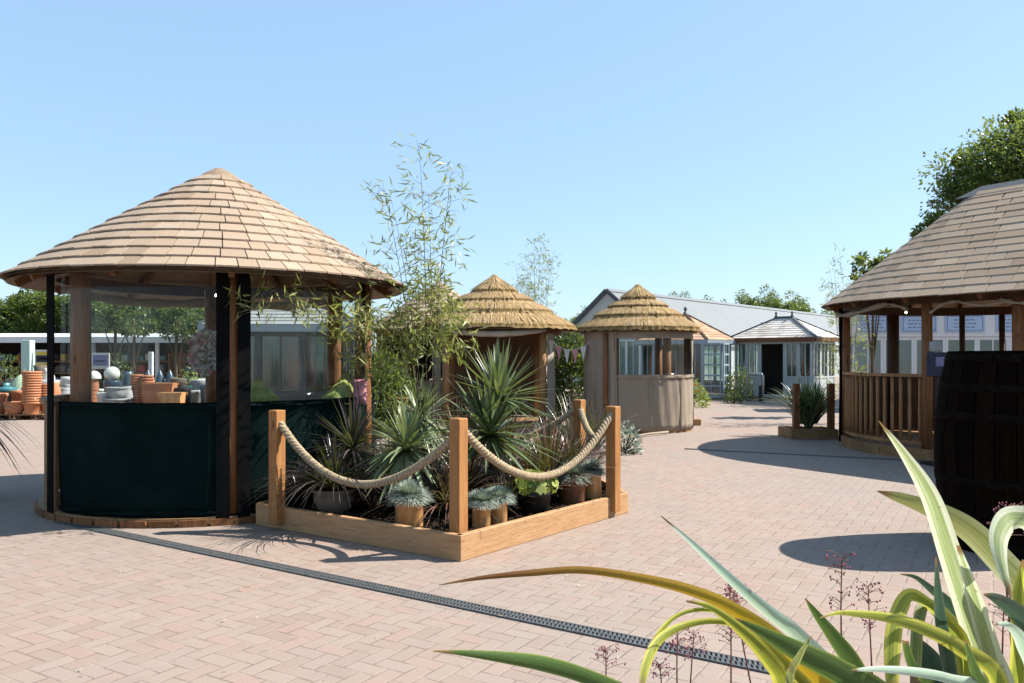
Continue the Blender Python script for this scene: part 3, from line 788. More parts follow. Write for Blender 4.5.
# ------------------------------------------------------------------ rope bed
Fp, Rp, Lp, Bp, Bq = V(-.38,5.88,0), V(1.13,7.76,0), V(-2.31,7.20,0), V(.90,9.25,0), V(-1.45,9.35,0)
bed = thing('raised_bed', 'raised planting bed edged in orange timber with four rope posts', 'planter', (0,0,0))
def plank(a, b, name='plank', h=.195, t=.055):
    a, b = Vector(a), Vector(b); d = (b-a).normalized(); nin = Vector((-d.y, d.x, 0))
    mb = MB(); L = (b-a).length
    mb.box((a+b)/2+nin*t/2+V(0,0,h/2), (L-.004, t, h), math.atan2(d.y,d.x), bev=.005); mb.build(name, 'sleeper', bed)
    mb = MB()
    k = 0; q = .25
    while q < L-.2:
        c = a+d*q+nin*(-.001)+V(0,0,h*(.35+.3*(k%2)))
        Rm = Matrix((d, V(0,0,1), -nin)).transposed()
        st = len(mb.v); mb.v += [tuple(c+d*.012*math.cos(2*PI*i/10)+V(0,0,.012*math.sin(2*PI*i/10))) for i in range(10)]; mb.f.append(tuple(range(st,st+10)))
        q += .31; k += 1
    return mb
p_ = plank(Lp, Fp); plank(Fp+(Rp-Fp).normalized()*.0+ (Lp-Fp).normalized()*.0, Rp).build('plug_row', 'glaze_tan', bed)
plank(Rp, Bp); plank(Bp, Bq); plank(Bq, Lp)
mb = MB(); ctr = (Fp+Rp+Lp+Bp+Bq)/5; ring = []
ed = [Lp,Fp,Rp,Bp,Bq]; NR = 8
for a, b in zip(ed, ed[1:]+ed[:1]):
    for i in range(NR): ring.append(a+(b-a)*i/NR)
lev = [1.0,.985,.75,.5,.25]
st = 0
for l in lev:
    for p in ring:
        q = ctr+(p-ctr)*(l-.025); mb.v.append((q.x, q.y, .125+(.02+.025*rnd() if l < .98 else 0)))
n = len(ring)
for j in range(len(lev)-1):
    for i in range(n): mb.f.append((j*n+i, j*n+(i+1)%n, (j+1)*n+(i+1)%n, (j+1)*n+i))
mb.f.append(tuple((len(lev)-1)*n+i for i in range(n))); mb.build('soil', 'soil', bed)
mb = MB()
for i in range(1500):
    a, b_, c_ = random.choice([(Fp,Rp,Bp),(Fp,Lp,Bq),(Fp,Bp,Bq)]); u, v = rnd(), rnd()
    if u+v > 1: u, v = 1-u, 1-v
    p = ctr+((a+(b_-a)*u+(c_-a)*v)-ctr)*.95; mb.box((p.x,p.y,.15+.02*rnd()), (ru(.02,.06),ru(.01,.025),ru(.006,.014)), mat=Matrix.Rotation(ru(0,6),3,'Z')@Matrix.Rotation(ru(-.5,.5),3,'X'))
ch = mb.build('mulch_chips', 'soil', bed)
ch['kind'] = 'stuff'
pF, pL, pR, pB, pC = V(-.405,6.06,0), V(-2.05,6.98,0), V(.955,7.55,0), V(.735,8.75,0), V(-1.25,9.15,0)
rzb = math.atan2((Rp-Fp).y, (Rp-Fp).x)
for p, rz in ((pF, rzb),(pL, math.atan2((Fp-Lp).y,(Fp-Lp).x)),(pR, rzb),(pB, rzb),(pC, .1)):
    mb = MB(); mb.box(p+V(0,0,.55), (.105,.105,.99), rz, bev=.006); mb.build('post', 'sleeper_post', bed)
def rope(label, A, B, sag, skew=0):
    N = 260; ctrp = []
    for i in range(N+1):
        t = i/N; p = A+(B-A)*t; s_ = 4*t*(1-t)*(1+skew*(t-.5)); ctrp.append(p-V(0,0,sag*s_))
    L = sum((b-a).length for a, b in zip(ctrp, ctrp[1:])); mb = MB()
    for k in range(3):
        pts = []
        for i, p in enumerate(ctrp):
            t = (ctrp[min(i+1,N)]-ctrp[max(i-1,0)]).normalized(); s1 = t.cross(V(0,0,1)).normalized(); s2 = s1.cross(t)
            a = 2*PI*(k/3+i/N*L/.105); pts.append(p+(s1*math.cos(a)+s2*math.sin(a))*.0165)
        mb.tube(pts, .0185, 8)
    tag(mb.build('rope', 'rope', None, True), label, 'rope', 'thick ropes slung between the bed posts')
def inset(a, b, k=.03): return a+(b-a).normalized()*k
def rp(a, b, za, zb): return inset(a,b)+V(0,0,za), inset(b,a)+V(0,0,zb)
A_, B_ = rp(pL, pF, .94, .90); rope('thick rope sagging in front of the dark bronze plant and stone bowl', A_, B_, .45, -.25)
A_, B_ = rp(pF, pR, .965, .975); rope('thick rope sagging in front of the spiky yucca and fescue pots', A_, B_, .475, .1)
A_, B_ = rp(pR, pB, .95, .95); rope('short rope on the far side between two close posts', A_, B_, .26)
A_, B_ = rp(pB, pC, .95, .95); rope('rope at the back of the bed mostly hidden by plants', A_, B_, .4)

# ------------------------------------------------------------------ pots and plants
def pot(name, label, pos, r, h, mat, prof='taper', group=None, cat='pot', n=28):
    mb = MB()
    if prof == 'taper': pr = [(r*.72,0),(r*.74,.004),(r*.93,h*.82),(r,h*.84),(r*1.02,h*.98),(r*.97,h),(r*.90,h*.97),(r*.88,h*.86),(0,h*.86)]
    elif prof == 'bowl': pr = [(r*.55,0),(r*.8,h*.2),(r*.97,h*.62),(r*.93,h*.82),(r*1.05,h*.88),(r*1.05,h),(r*.94,h),(r*.88,h*.88),(0,h*.86)]
    elif prof == 'cyl': pr = [(r*.88,0),(r*.92,h*.05),(r*.95,h*.9),(r,h*.93),(r,h),(r*.9,h),(r*.88,h*.88),(0,h*.88)]
    elif prof == 'egg': pr = [(r*.55,0),(r*.85,h*.25),(r,h*.5),(r*.86,h*.8),(r*.66,h*.9),(r*.76,h),(r*.62,h),(r*.55,h*.88),(0,h*.88)]
    elif prof == 'cone': pr = [(r,0),(r*1.02,h*.06),(r*.8,h*.45),(r*.42,h*.8),(r*.2,h*.93),(0,h)]
    elif prof == 'ball': pr = [(0,0)]+[(r*math.sin(PI*i/14), r-r*math.cos(PI*i/14)) for i in range(1,14)]+[(0,2*r)]
    elif prof == 'dome': pr = [(r,0),(r,.02)]+[(r*math.cos(PI/2*i/8), .02+(h-.02)*math.sin(PI/2*i/8)) for i in range(1,8)]+[(0,h)]
    mb.lathe(pr, n); o = mb.build(name, mat, None, True, pos); tag(o, label, cat, group); return o

def rosette(mb, c, n, L, W, lo=-25, hi=85, droop=.25, fold=.3, seg=5, rs=random):
    for i in range(n):
        az = rs.uniform(0,2*PI); el = rad(lo+(hi-lo)*((i+rs.random())/n)); l = L*rs.uniform(.75,1.1)*(.8+.2*math.sin(el+.8))
        d = Vector((math.cos(az)*math.cos(el), math.sin(az)*math.cos(el), math.sin(el))); pts, ws = [], []
        side = d.cross(V(0,0,1)); 
        if side.length < .05: side = V(1,0,0)
        for k in range(seg+1):
            t = k/seg; p = Vector(c)+d*l*t+V(0,0,-droop*l*t*t*max(.15,math.cos(el)))
            pts.append(p); ws.append(W*(.65+.9*t*(1-t)*1.6)*(1-t**3)+.001)
        mb.blade(pts, ws, side, fold)

def plant_thing(name, label, cat, pos, group=None): return thing(name, label, cat, pos, 0, group)
# tall yucca, two heads
y = plant_thing('yucca', 'tall spiky green yucca with stacked heads in the middle of the rope bed', 'yucca', V(-.17,7.35,.13))
mb = MB(); mb.tube([(0,0,0),(.01,0,.4),(-.01,.01,.75),(.03,0,1.05)], [.06,.055,.05,.04], 10)
mb.build('trunk', 'bark', y, True)
mb = MB(); rosette(mb, (-.03,-.04,.66), 135, .74, .047, -35, 78, .25); rosette(mb, (.05,.02,1.0), 110, .58, .042, -20, 88, .15); mb.build('leaves', 'leaf_yucca', y, True)
y = plant_thing('yucca', 'paler broad leaved yucca beside the rope sag under the bamboo', 'yucca', V(-.93,7.05,.13))
mb = MB(); mb.tube([(0,0,0),(.01,0,.55)], [.05,.04], 10); mb.build('trunk', 'bark', y, True)
mb = MB(); rosette(mb, (0,0,.56), 105, .56, .05, -45, 82, .38); mb.build('leaves', 'leaf_pale', y, True)
y = plant_thing('yucca', 'pale straggly yucca behind, close to the bamboo stems', 'yucca', V(-.95,8.3,.13))
mb = MB(); mb.tube([(0,0,0),(.01,0,.7)], [.05,.04], 10); mb.build('trunk', 'bark', y, True)
mb = MB(); rosette(mb, (0,0,.72), 110, .62, .038, -40, 80, .4); mb.build('leaves', 'leaf_pale', y, True)

def tuft(mb, c, n, L, W, spread=.6, droop=.35, seg=6, rs=random):
    for i in range(n):
        az = rs.uniform(0,2*PI); sp = rs.random()**.7*spread; l = L*rs.uniform(.6,1.1)
        d = Vector((math.cos(az)*sp, math.sin(az)*sp, 1)).normalized(); o = Vector((math.cos(az), math.sin(az), 0))
        side = V(0,0,1).cross(o); pts, ws = [], []
        for k in range(seg+1):
            t = k/seg; pts.append(Vector(c)+o*.07*sp+d*l*t+o*l*droop*sp*t*t+V(0,0,-droop*l*t**3*sp)); ws.append(W*(1-.25*t)*(1-t**4)+.0008)
        mb.blade(pts, ws, side, .25)
pot('stone_bowl', 'wide weathered stone bowl behind the sagging rope', V(-1.56,7.02,.14), .185, .22, 'stone_pot', 'bowl')
y = plant_thing('black_grass', 'dark grassy plant growing from the stone bowl', 'plant', V(-1.56,7.02,.33))
mb = MB(); tuft(mb, (0,0,0), 260, .58, .014, 1.2, .6); mb.build('leaves', 'leaf_grass', y, True)
y = plant_thing('cabbage_palm', 'dark spiky cabbage palm against the dark green canvas', 'plant', V(-1.48,7.45,.13))
mb = MB(); mb.tube([(0,0,0),(0,0,.55)], [.04,.03], 8); mb.build('trunk', 'bark', y, True)
mb = MB(); rosette(mb, (0,0,.52), 150, .58, .024, -35, 85, .3); mb.build('leaves', 'leaf_grass', y, True)
y = plant_thing('flax', 'large reddish bronze flax behind the lime leaved plant', 'plant', V(.36,7.85,.13))
mb = MB(); tuft(mb, (0,0,0), 300, .80, .030, .85, .5, 7); mb.build('leaves', 'leaf_bronze', y, True)
y = plant_thing('flax', 'smaller bronze flax beside the rear rope post', 'plant', V(.62,8.25,.13))
mb = MB(); tuft(mb, (0,0,0), 240, .72, .024, .7, .45, 7); mb.build('leaves', 'leaf_bronze', y, True)
y = plant_thing('flax', 'low dark bronze flax between the two yuccas', 'plant', V(-.55,7.0,.13))
mb = MB(); tuft(mb, (0,0,0), 240, .62, .022, 1.2, .55, 7); mb.build('leaves', 'leaf_bronze', y, True)
y = plant_thing('flax', 'dark bronze flax at the back of the bed under the bamboo', 'plant', V(-.1,8.7,.13))
mb = MB(); tuft(mb, (0,0,0), 320, 1.0, .028, 1.1, .45, 7); mb.build('leaves', 'leaf_bronze', y, True)
y = plant_thing('flax', 'low dark flax behind the corner fescue pots', 'plant', V(-.06,7.02,.13))
mb = MB(); tuft(mb, (0,0,0), 200, .40, .018, .8, .5, 7); mb.build('leaves', 'leaf_grass', y, True)

for (x, y_, n_, L_, m_, l_) in ((-1.05,8.95,260,.95,'leaf_grass','dark flax at the far back of the bed behind the pale yuccas'),(-.55,9.0,260,1.0,'leaf_bronze','bronze flax at the far back of the bed behind the bamboo stems'),
        (.45,9.0,260,.85,'leaf_grass','dark flax at the far back of the bed near the rear rope post'),(-1.15,7.75,240,.75,'leaf_grass','dark flax between the dark cabbage palm and the bamboo'),(-.45,7.6,240,.72,'leaf_bronze','bronze flax at the foot of the tall yucca'),(.15,7.45,220,.66,'leaf_bronze','bronze flax between the tall yucca and the lime leaved plant'),(-1.95,7.45,160,.5,'leaf_grass','dark grassy flax close to the dark green canvas behind the shaded post'),(-1.2,7.2,200,.5,'leaf_bronze','low bronze flax between the stone bowl and the pale yucca'),(-.72,7.5,200,.5,'leaf_grass','dark low flax in the middle of the bed between the yuccas'),(-1.7,8.2,220,.8,'leaf_grass','tall dark flax in the bed corner by the pavilion post')):
    y = plant_thing('flax', l_, 'plant', V(x,y_,.13)); mb = MB(); tuft(mb, (0,0,0), n_, L_*.95, .026, .75 if x > .1 else .9, .5, 7); mb.build('leaves', m_, y, True)
def fescue(label, pos, r, n=1700):
    f = plant_thing('blue_fescue', label, 'grass plant', pos, 'blue fescue tufts in pots')
    mb = MB()
    for i in range(n):
        d = rdir(); d.z = abs(d.z)*.9-.12; d.normalize(); l = r*ru(.70,.98)*(1-.22*max(0,d.z)); side = d.cross(V(0,0,1))
        if side.length < .05: side = V(1,0,0)
        p0 = V(d.x*.02, d.y*.02, 0); bend = V(ru(-.12,.12)*r,ru(-.12,.12)*r,-.2*r*(1-max(0,d.z)))
        a, b, c_ = p0, p0+d*l*.55+bend*.15, p0+d*l+bend; s1 = side.normalized()*.0022
        mb.face([a-s1, a+s1, b+s1, b-s1]); mb.face([b-s1, b+s1, c_+s1*.3, c_-s1*.3])
    mb.build('leaves', 'leaf_fescue', f); return f
fp = [((-.83,6.46), .112, .20, 'glaze_tan', .20, 'blue fescue tuft beside the corner post below the rope sag', 'mottled tan glazed pot by the corner post on its shaded side'),
      ((-.245,6.40), .075, .17, 'glaze_tan', .15, 'blue fescue tuft next to the corner post on its sunny side', 'narrow tan pot tight against the corner post'),
      ((-.115,6.52), .075, .18, 'glaze_tan', .15, 'blue fescue tuft over the second of the twin tan pots', 'narrow tan pot, second of the twin pots by the corner'),
      ((.565,7.5), .125, .21, 'glaze_brown', .21, 'blue fescue tuft in the brown pot under the rope end', 'dark brown glazed pot beside the lime leaved plant'),
      ((.765,7.63), .085, .24, 'glaze_tan', .17, 'blue fescue tuft close to the post at the bed end', 'tall tan pot next to the post at the bed end')]
for (xy, r, h, m, fr, l1, l2) in fp:
    pot('glazed_pot', l2, V(*xy,.135), r*1.08, h*1.12, m, 'cyl', 'glazed pots in the rope bed'); fescue(l1, V(*xy,.135+h*1.12+.025), fr)
pot('plastic_pot', 'black plastic pot under the lime leaved plant', V(.2,6.95,.135), .15, .22, 'black_pot', 'taper')
hp = plant_thing('lime_heuchera', 'lime green plant with lobed leaves below the rope', 'plant', V(.2,6.95,.36))
mb = MB()
for i in range(150):
    d = rdir(); d.z = abs(d.z)*.8; p = Vector((d.x*.2, d.y*.2, d.z*.2))*ru(.5,1.05); nr = (d+rdir()*.5).normalized()
    a = nr.cross(V(.3,.2,.9)).normalized(); b = nr.cross(a); s_ = ru(.03,.055)
    mb.face([p+(a*math.cos(2*PI*k/10)+b*math.sin(2*PI*k/10))*s_*(1 if k%2 else .72) for k in range(10)])
mb.build('leaves', 'leaf_lime', hp)
mb = MB()
for i in range(26):
    d = rdir(); d.z = abs(d.z); mb.tube([(0,0,0), tuple(Vector((d.x*.18,d.y*.18,d.z*.17)))], .003, 4)
mb.build('stems', 'stalk', hp)

# bamboos
def bamboo(label, base, H, culms, nleaf, spread, zlo, dens, lean=(0,0), leafL=.11, low=None, mat='leaf_bamboo'):
    b = plant_thing('bamboo', label, 'bamboo', base); st, lf = MB(), MB()
    for c in range(culms):
        a = ru(0,2*PI); tip = Vector((math.cos(a)*spread*ru(.3,1)+lean[0], math.sin(a)*spread*ru(.3,1)+lean[1], H*ru(.72,1.0)))
        if c == 0: tip = Vector((lean[0]*.5, lean[1]*.5, H))
        b0 = Vector((ru(-.1,.1), ru(-.1,.1), 0)); pts = [b0+(tip-b0)*t+Vector((math.cos(a),math.sin(a),0))*spread*.35*t*t*t for t in [i/12 for i in range(13)]]
        st.tube(pts, [.009*(1-.85*i/12) for i in range(13)], 6)
        for k in range(nleaf):
            t = zlo+(1-zlo)*(rnd()**dens); i = min(11, int(t*12)); p = pts[i]+(pts[i+1]-pts[i])*(t*12-i)
            az = ru(0,2*PI); tl = ru(.12,.5)*(1.15-t*.7); d = Vector((math.cos(az), math.sin(az), ru(.1,.9))).normalized()
            q = p+d*tl+V(0,0,-tl*tl*.35); 
            if k % 2 == 0: st.tube([p, p+d*tl*.5, q], [.0025,.002,.001], 3, False)
            for m in range(random.choice((3,4,5,6))):
                ld = (d*.7+rdir()*.8+V(0,0,-.35)).normalized(); lf.leafq(q+rdir()*.05, ld, rdir(), leafL*ru(.6,1.25), leafL*.13)
    if low:
        for (cx, cy, cz, rx, rz_, n) in low:
            for k in range(n):
                d = rdir(); p = V(cx,cy,cz)+Vector((d.x*rx, d.y*rx*.8, d.z*rz_))*(rnd()**.4)
                ax = V(cx*.3,cy*.3,cz-.2)
                if k % 5 == 0: st.tube([ax+(p-ax)*.45, ax+(p-ax)*.75+V(0,0,.05), p], [.003,.0025,.001], 3, False)
                for m in range(4):
                    ld = (rdir()+V(0,0,-.5)+d*.4).normalized(); lf.leafq(p+rdir()*.06, ld, rdir(), leafL*ru(.7,1.3), leafL*.15)
    st.build('canes', 'bark', b, True); lf.build('leaves', mat, b)
bamboo('tall wispy bamboo rising above the rope bed', V(-.82,8.15,.13), 3.55, 5, 40, .33, .5, .8, (-.06,0), .12,
       [(-.08,0,1.75,.40,.40,170), (-.42,-.1,1.6,.36,.36,105), (.18,-.05,1.65,.30,.30,50), (-.36,-.15,1.2,.28,.30,40), (0,.1,2.1,.25,.3,40)])
bamboo('arching bamboo with leaves hanging in front of the shingle eave', V(-1.35,8.0,.13), 2.2, 3, 12, .35, .5, 1, (-.2,-.2), .12,
       [(-.2,-.35,1.8,.38,.26,60), (-.75,-.75,1.90,.45,.18,48), (-.05,-.1,1.5,.30,.34,40)])
bamboo('distant wispy bamboo rising behind the open thatched pavilion', V(.62,21,0), 4.75, 8, 64, .5, .45, .9, (0,0), .13)
bamboo('airy bamboo seen through the sides of the oval pavilion', P(848,358,18.2)*1-V(0,0,1.5), 4.0, 7, 50, .55, .15, 1.1, (0,0), .14)

# plant at the picture's left edge
pot('stone_pot', 'tall stone pot beside the green canvas pavilion', V(-5.75,8.4,0), .25, .5, 'stone_pot', 'taper')
y = plant_thing('cabbage_palm', 'cabbage palm whose drooping grey leaf tips show past the terracotta pots', 'plant', V(-5.75,8.4,.45))
mb = MB(); mb.tube([(0,0,0),(0,0,.42)], [.04,.03], 8); mb.build('trunk', 'bark', y, True)
mb = MB(); rosette(mb, (0,0,.45), 110, .78, .02, -30, 80, .75, .3, 7); mb.build('leaves', 'leaf_grass', y, True)

mb = MB(); rs_ = random.Random(4)
for i in range(170):
    x, y_ = rs_.uniform(-5,4), rs_.uniform(3.4,11)
    if rs_.random() < .5: x, y_ = rs_.gauss(-.6,1.6), rs_.gauss(6.2,1.0)
    if (x+.5)**2+(y_-7.6)**2 < 4.2 or (x+3.21)**2+(y_-8.78)**2 < 3.6: continue
    a = rs_.uniform(0,6); mb.leafq(V(x,y_,.012), V(math.cos(a),math.sin(a),rs_.uniform(-.05,.3)), V(rs_.uniform(-.3,.3),rs_.uniform(-.3,.3),1), rs_.uniform(.012,.035), rs_.uniform(.006,.014))
M['litter'] = m_leaf('dry_litter', [(0,(.22,.13,.06)), (.6,(.42,.31,.16)), (1,(.62,.55,.40))], .1)
lt = mb.build('leaf_litter', 'litter'); lt['kind'] = 'stuff'; lt['label'] = 'dry leaf scraps scattered thinly over the paving'
# ------------------------------------------------------------------ small planter beside the oval pavilion
pb = thing('small_planter', 'low timber planter with two posts beside the oval pavilion', 'planter', (0,0,0))
a, b = G(791,439), G(838,439); d = (b-a).normalized(); a.z = b.z = 0
for q, w_, dep in ((a+(b-a)/2,(b-a).length,0), (a+(b-a)/2+V(0,.7,0),(b-a).length,0)):
    mb = MB(); mb.box(q+V(0,0,.09), (w_, .06, .18), bev=.005); mb.build('plank', 'base', pb)
for q in (a+V(.03,.38,0), b+V(-.03,.38,0)):
    mb = MB(); mb.box(q+V(0,0,.09), (.06,.68,.18), bev=.005); mb.build('plank', 'base', pb)
for q in (a+V(.12,.08,0), b+V(-.10,.08,0)):
    mb = MB(); mb.box(q+V(0,0,.55), (.11,.11,.95), bev=.006); mb.build('post', 'post', pb)
mb = MB(); mb.box((a+b)/2+V(0,.37,.08), ((b-a).length-.1,.6,.14)); mb.build('soil', 'soil', pb)
y = plant_thing('flax', 'arching green flax spilling over the small planter', 'plant', (a+b)/2+V(.02,.35,.15))
mb = MB(); tuft(mb, (0,0,0), 110, 1.05, .045, .55, .5, 8); tuft(mb, (.14,.05,.1), 80, .95, .045, .6, .9, 8); tuft(mb, (-.14,0,.1), 80, .95, .045, .6, .9, 8); mb.build('leaves', 'leaf_yucca', y, True)

# single rope post with plinth by the small thatched pavilion
tp_ = thing('timber_post', 'lone orange timber post on a plinth beside the small thatched pavilion', 'post', G(689,425))
mb = MB(); mb.box((0,0,.58), (.13,.13,.9), bev=.006); mb.build('post', 'sleeper_post', tp_)
mb = MB(); mb.box((.06,0,.07), (.36,.3,.14), bev=.006); mb.build('plinth', 'sleeper', tp_)
def shrub(name, label, pos, rx, rz_, n, L, mat, flowers=None, nf=0):
    s = plant_thing(name, label, 'shrub', pos); mb = MB()
    for i in range(n):
        d = rdir(); d.z = abs(d.z); p = Vector((d.x*rx, d.y*rx, d.z*rz_))*(ru(.35,1)**.6); mb.leafq(p, (d+rdir()*.8), rdir(), L*ru(.6,1.3), L*.4)
    mb.build('leaves', mat, s); mb = MB()
    for i in range(12):
        d = rdir(); d.z = abs(d.z); mb.tube([(0,0,0), tuple(Vector((d.x*rx*.8,d.y*rx*.8,d.z*rz_*.8)))], .012, 5)
    mb.build('stems', 'bark', s)
    if flowers:
        mb = MB()
        for i in range(nf):
            d = rdir(); d.z = abs(d.z); d.x -= .5; p = Vector((d.x*rx*.8, d.y*rx, .5*rz_+d.z*rz_*.6)); mb.leafq(p, rdir(), rdir(), L*.9, L*.7)
        mb.build('flowers', flowers, s)
shrub('flowering_shrub', 'yellow green shrub with red flowers beside the glazed doors', V(5.45,24.5,0), .62, .8, 900, .12, 'leaf_lime', 'leaf_red', 60)
shrub('bay_bush', 'small dark bush between the two summerhouses', V(7.95,28.0,0), .5, 1.2, 700, .12, 'leaf_tree2')
shrub('bay_bush', 'round dark bush at the foot of the open glazed door', V(7.35,26.5,0), .28, .45, 300, .09, 'leaf_tree2')
shrub('lavender', 'grey green tuft beside the small thatched pavilion', V(1.75,12.6,0), .3, .5, 500, .08, 'leaf_fescue')
y = plant_thing('flax', 'dark flax in front of the small thatched pavilion', 'plant', V(1.35,13.0,0))
mb = MB(); tuft(mb, (0,0,0), 120, 1.0, .022, .8, .4, 7); mb.build('leaves', 'leaf_bronze', y, True)
y = plant_thing('flax', 'dark flax in the gap between the thatched pavilions', 'plant', V(.95,12.4,0))
mb = MB(); tuft(mb, (0,0,0), 120, 1.1, .022, .8, .4, 7); mb.build('leaves', 'leaf_grass', y, True)
# low curved log edging at the foot of the small thatched pavilion
mb = MB(); mb.tube([G(612,446)+V(0,0,.05), G(630,440)+V(0,0,.05), G(648,436.5)+V(0,0,.05), G(668,434.5)+V(0,0,.05)], .022, 8)
tag(mb.build('edging_log', 'taupe', None, True), 'pale curved edging at the foot of the small thatched pavilion', 'edging')

shrub('evergreen_bush', 'dark evergreen bush filling the gap between the thatched pavilions', V(1.62,20.3,0), .8, 2.3, 5000, .15, 'leaf_tree2')
shrub('evergreen_bush', 'dark bush added to darken the opening behind the bamboo beside the open thatched pavilion', V(-2.6,15.6,0), .8, 1.6, 4500, .16, 'leaf_tree2')  # added bush, its dark mass stands in for shade behind the bamboo
# bunting
bt = thing('bunting', 'string of pink and white pennants between the thatched pavilions', 'bunting', (0,0,0))
A_, B_ = V(.75,17.1,1.95), V(1.72,16.4,1.95); mb = MB(); cp = [A_+(B_-A_)*t+V(0,0,-.28*4*t*(1-t)) for t in [i/12 for i in range(13)]]
mb.tube(cp, .006, 5); mb.build('cord', 'whitecloth', bt)
for i in range(6):
    t = (i+.5)/6; p = A_+(B_-A_)*t+V(0,0,-.28*4*t*(1-t)); d = (B_-A_).normalized(); mb = MB(); q = Vector((d.y,-d.x,0))*.003
    tri = [p-d*.075, p+d*.075, p+V(0,-.03,-.30)]
    mb.face([x+q for x in tri]); mb.face([x-q for x in reversed(tri)]); mb.build('pennant', 'pink' if i % 2 else 'whitecloth', bt)

# ------------------------------------------------------------------ summerhouses
def hip_tiles(mb, base, ridge0, ridge1, rows, tw):
    """base: 4 corners (front-left, front-right, back-right, back-left), ridge ends"""
    fl, fr, br, bl = base
    def fill(a, b, c, d, o):   # quad a-b eave, d-c top
        nrm = (b-a).cross(d-a)
        if nrm.length < 1e-6: nrm = (b-a).cross(c-a)
        nrm.normalize()
        if nrm.z < 0: nrm = -nrm
        for k in range(rows):
            t0, t1 = k/rows, min(1,(k+1.25)/rows); p0, p1, q0, q1 = a+(d-a)*t0, b+(c-b)*t0, a+(d-a)*t1, b+(c-b)*t1
            n = max(1, round((p1-p0).length/tw)); off = ru(-.3,.3) if n > 2 else 0
            for i in range(n):
                u0, u1 = max(0,(i+(off if i else 0))/n), min(1,(i+1+(off if i < n-1 else 0))/n)
                e0, e1, f0, f1 = p0+(p1-p0)*u0, p0+(p1-p0)*u1, q0+(q1-q0)*u0, q0+(q1-q0)*u1
                lo = nrm*.004; hi = nrm*.022
                mb.hexa([e0+lo,e1+lo,f1+lo*.3,f0+lo*.3, e0+hi,e1+hi,f1+nrm*.006,f0+nrm*.006])
    fill(fl, fr, ridge1, ridge0, 0); fill(fr, br, ridge1, ridge1, 1); fill(br, bl, ridge0, ridge1, 2); fill(bl, fl, ridge0, ridge0, 3)

def window_wall(root, A, B, z0, z1, panels, frame, kick=.75, door=None, mull=2):
    """glazed wall from A to B: panels with kick panel, glass and frame"""
    A, B = Vector(A), Vector(B); d = (B-A).normalized(); L = (B-A).length; a = math.atan2(d.y,d.x); n = Vector((d.y,-d.x,0))
    pw = L/panels
    for k in range(panels):
        c = A+d*pw*(k+.5)
        mb = MB(); pk = pw
        if isinstance(door, tuple) and k == door[0]: pk = pw*len(door); c = A+d*(pw*k+pk/2)
        elif isinstance(door, tuple) and k in door: continue
        for s_ in (-1,1): mb.box(c+d*s_*(pk/2-.035)+V(0,0,(z0+z1)/2), (.066,.07,z1-z0), a)
        mb.box(c+V(0,0,z1-.04), (pk-.14,.066,.08), a); mb.box(c+V(0,0,z0+.04), (pk-.14,.066,.08), a)
        if door == k or pk > pw: mb.build('door_frame', frame, root); continue
        mb.box(c+V(0,0,z0+kick), (pw-.14,.066,.07), a)
        for m in range(1, mull): mb.box(c-d*(pw/2)+d*pw*m/mull+V(0,0,(z0+kick+z1)/2), (.03,.05,z1-z0-kick-.12), a)
        fr = mb.build('window_frame', frame, root)
        mb = MB(); mb.box(c+V(0,0,z0+kick/2+.02), (pw-.14,.03,kick-.12), a); mb.build('kick_panel', frame, fr)
        mb = MB(); mb.box(c+V(0,0,(z0+kick+z1)/2), (pw-.14,.008,z1-z0-kick-.1), a); mb.build('pane', 'glass', fr)

def hip_house(label, C, rz, w, dp, he, ap, rl, tile, frame, fpan, door, tw=.28, rows=9, over=.22, finial=True, inner='dark_in'):
    root = thing('summerhouse', label, 'summerhouse', C, rz)
    W, Dp = w/2+over, dp/2+over
    mb = MB(); hip_tiles(mb, [V(-W,-Dp,he),V(W,-Dp,he),V(W,Dp,he),V(-W,Dp,he)], V(-rl/2,0,ap), V(rl/2,0,ap), rows, tw); rf = mb.build('roof', tile, root)
    mb = MB()
    for (x, y, s_) in ((-W,-Dp,-1),(W,-Dp,1),(W,Dp,1),(-W,Dp,-1)): mb.beam(V(x,y,he+.03), V(s_*rl/2,0,ap+.03), .10, .03)
    mb.beam(V(-rl/2-.05,0,ap+.035), V(rl/2+.05,0,ap+.035), .13, .06); mb.build('hip_ridge', 'lead' if tile != 'shingle_red' else 'post_dk', rf)
    if finial:
        for s_ in (-1,1): mb = MB(); mb.lathe([(.05,0),(.05,.06),(.025,.09),(.055,.15),(.0,.21)], 10, (s_*rl/2,0,ap+.05)); mb.build('finial', 'lead', rf, True)
    mb = MB()
    for a, b in ((V(-W,-Dp,0),V(W,-Dp,0)),(V(W,-Dp,0),V(W,Dp,0)),(V(W,Dp,0),V(-W,Dp,0)),(V(-W,Dp,0),V(-W,-Dp,0))):
        e = (b-a).normalized(); mb.beam(a+e*.025+V(0,0,he-.06), b-e*.025+V(0,0,he-.06), .035, .13)
    mb.build('fascia', 'rafter' if tile != 'shingle_slate' else 'bluegrey', root)
    mb = MB(); mb.face([(-W+.03,-Dp+.03,he-.03),(W-.03,-Dp+.03,he-.02),(W-.03,Dp-.03,he-.02),(-W+.03,Dp-.03,he-.02)]); mb.build('soffit', frame, root)
    x, y = w/2, dp/2
    window_wall(root, (-x,-y,0), (x,-y,0), .1, he-.13, fpan, frame, .72, door)
    window_wall(root, (x,-y+.04,0), (x,y,0), .1, he-.13, 3, frame, .72)
    window_wall(root, (-x,y,0), (-x,-y+.04,0), .1, he-.13, 3, frame, .72)
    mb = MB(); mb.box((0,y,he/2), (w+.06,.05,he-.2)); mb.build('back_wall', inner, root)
    mb = MB(); mb.box((0,0,.05), (w+.1,dp+.1,.1)); mb.build('floor_deck', 'base', root)
    return root
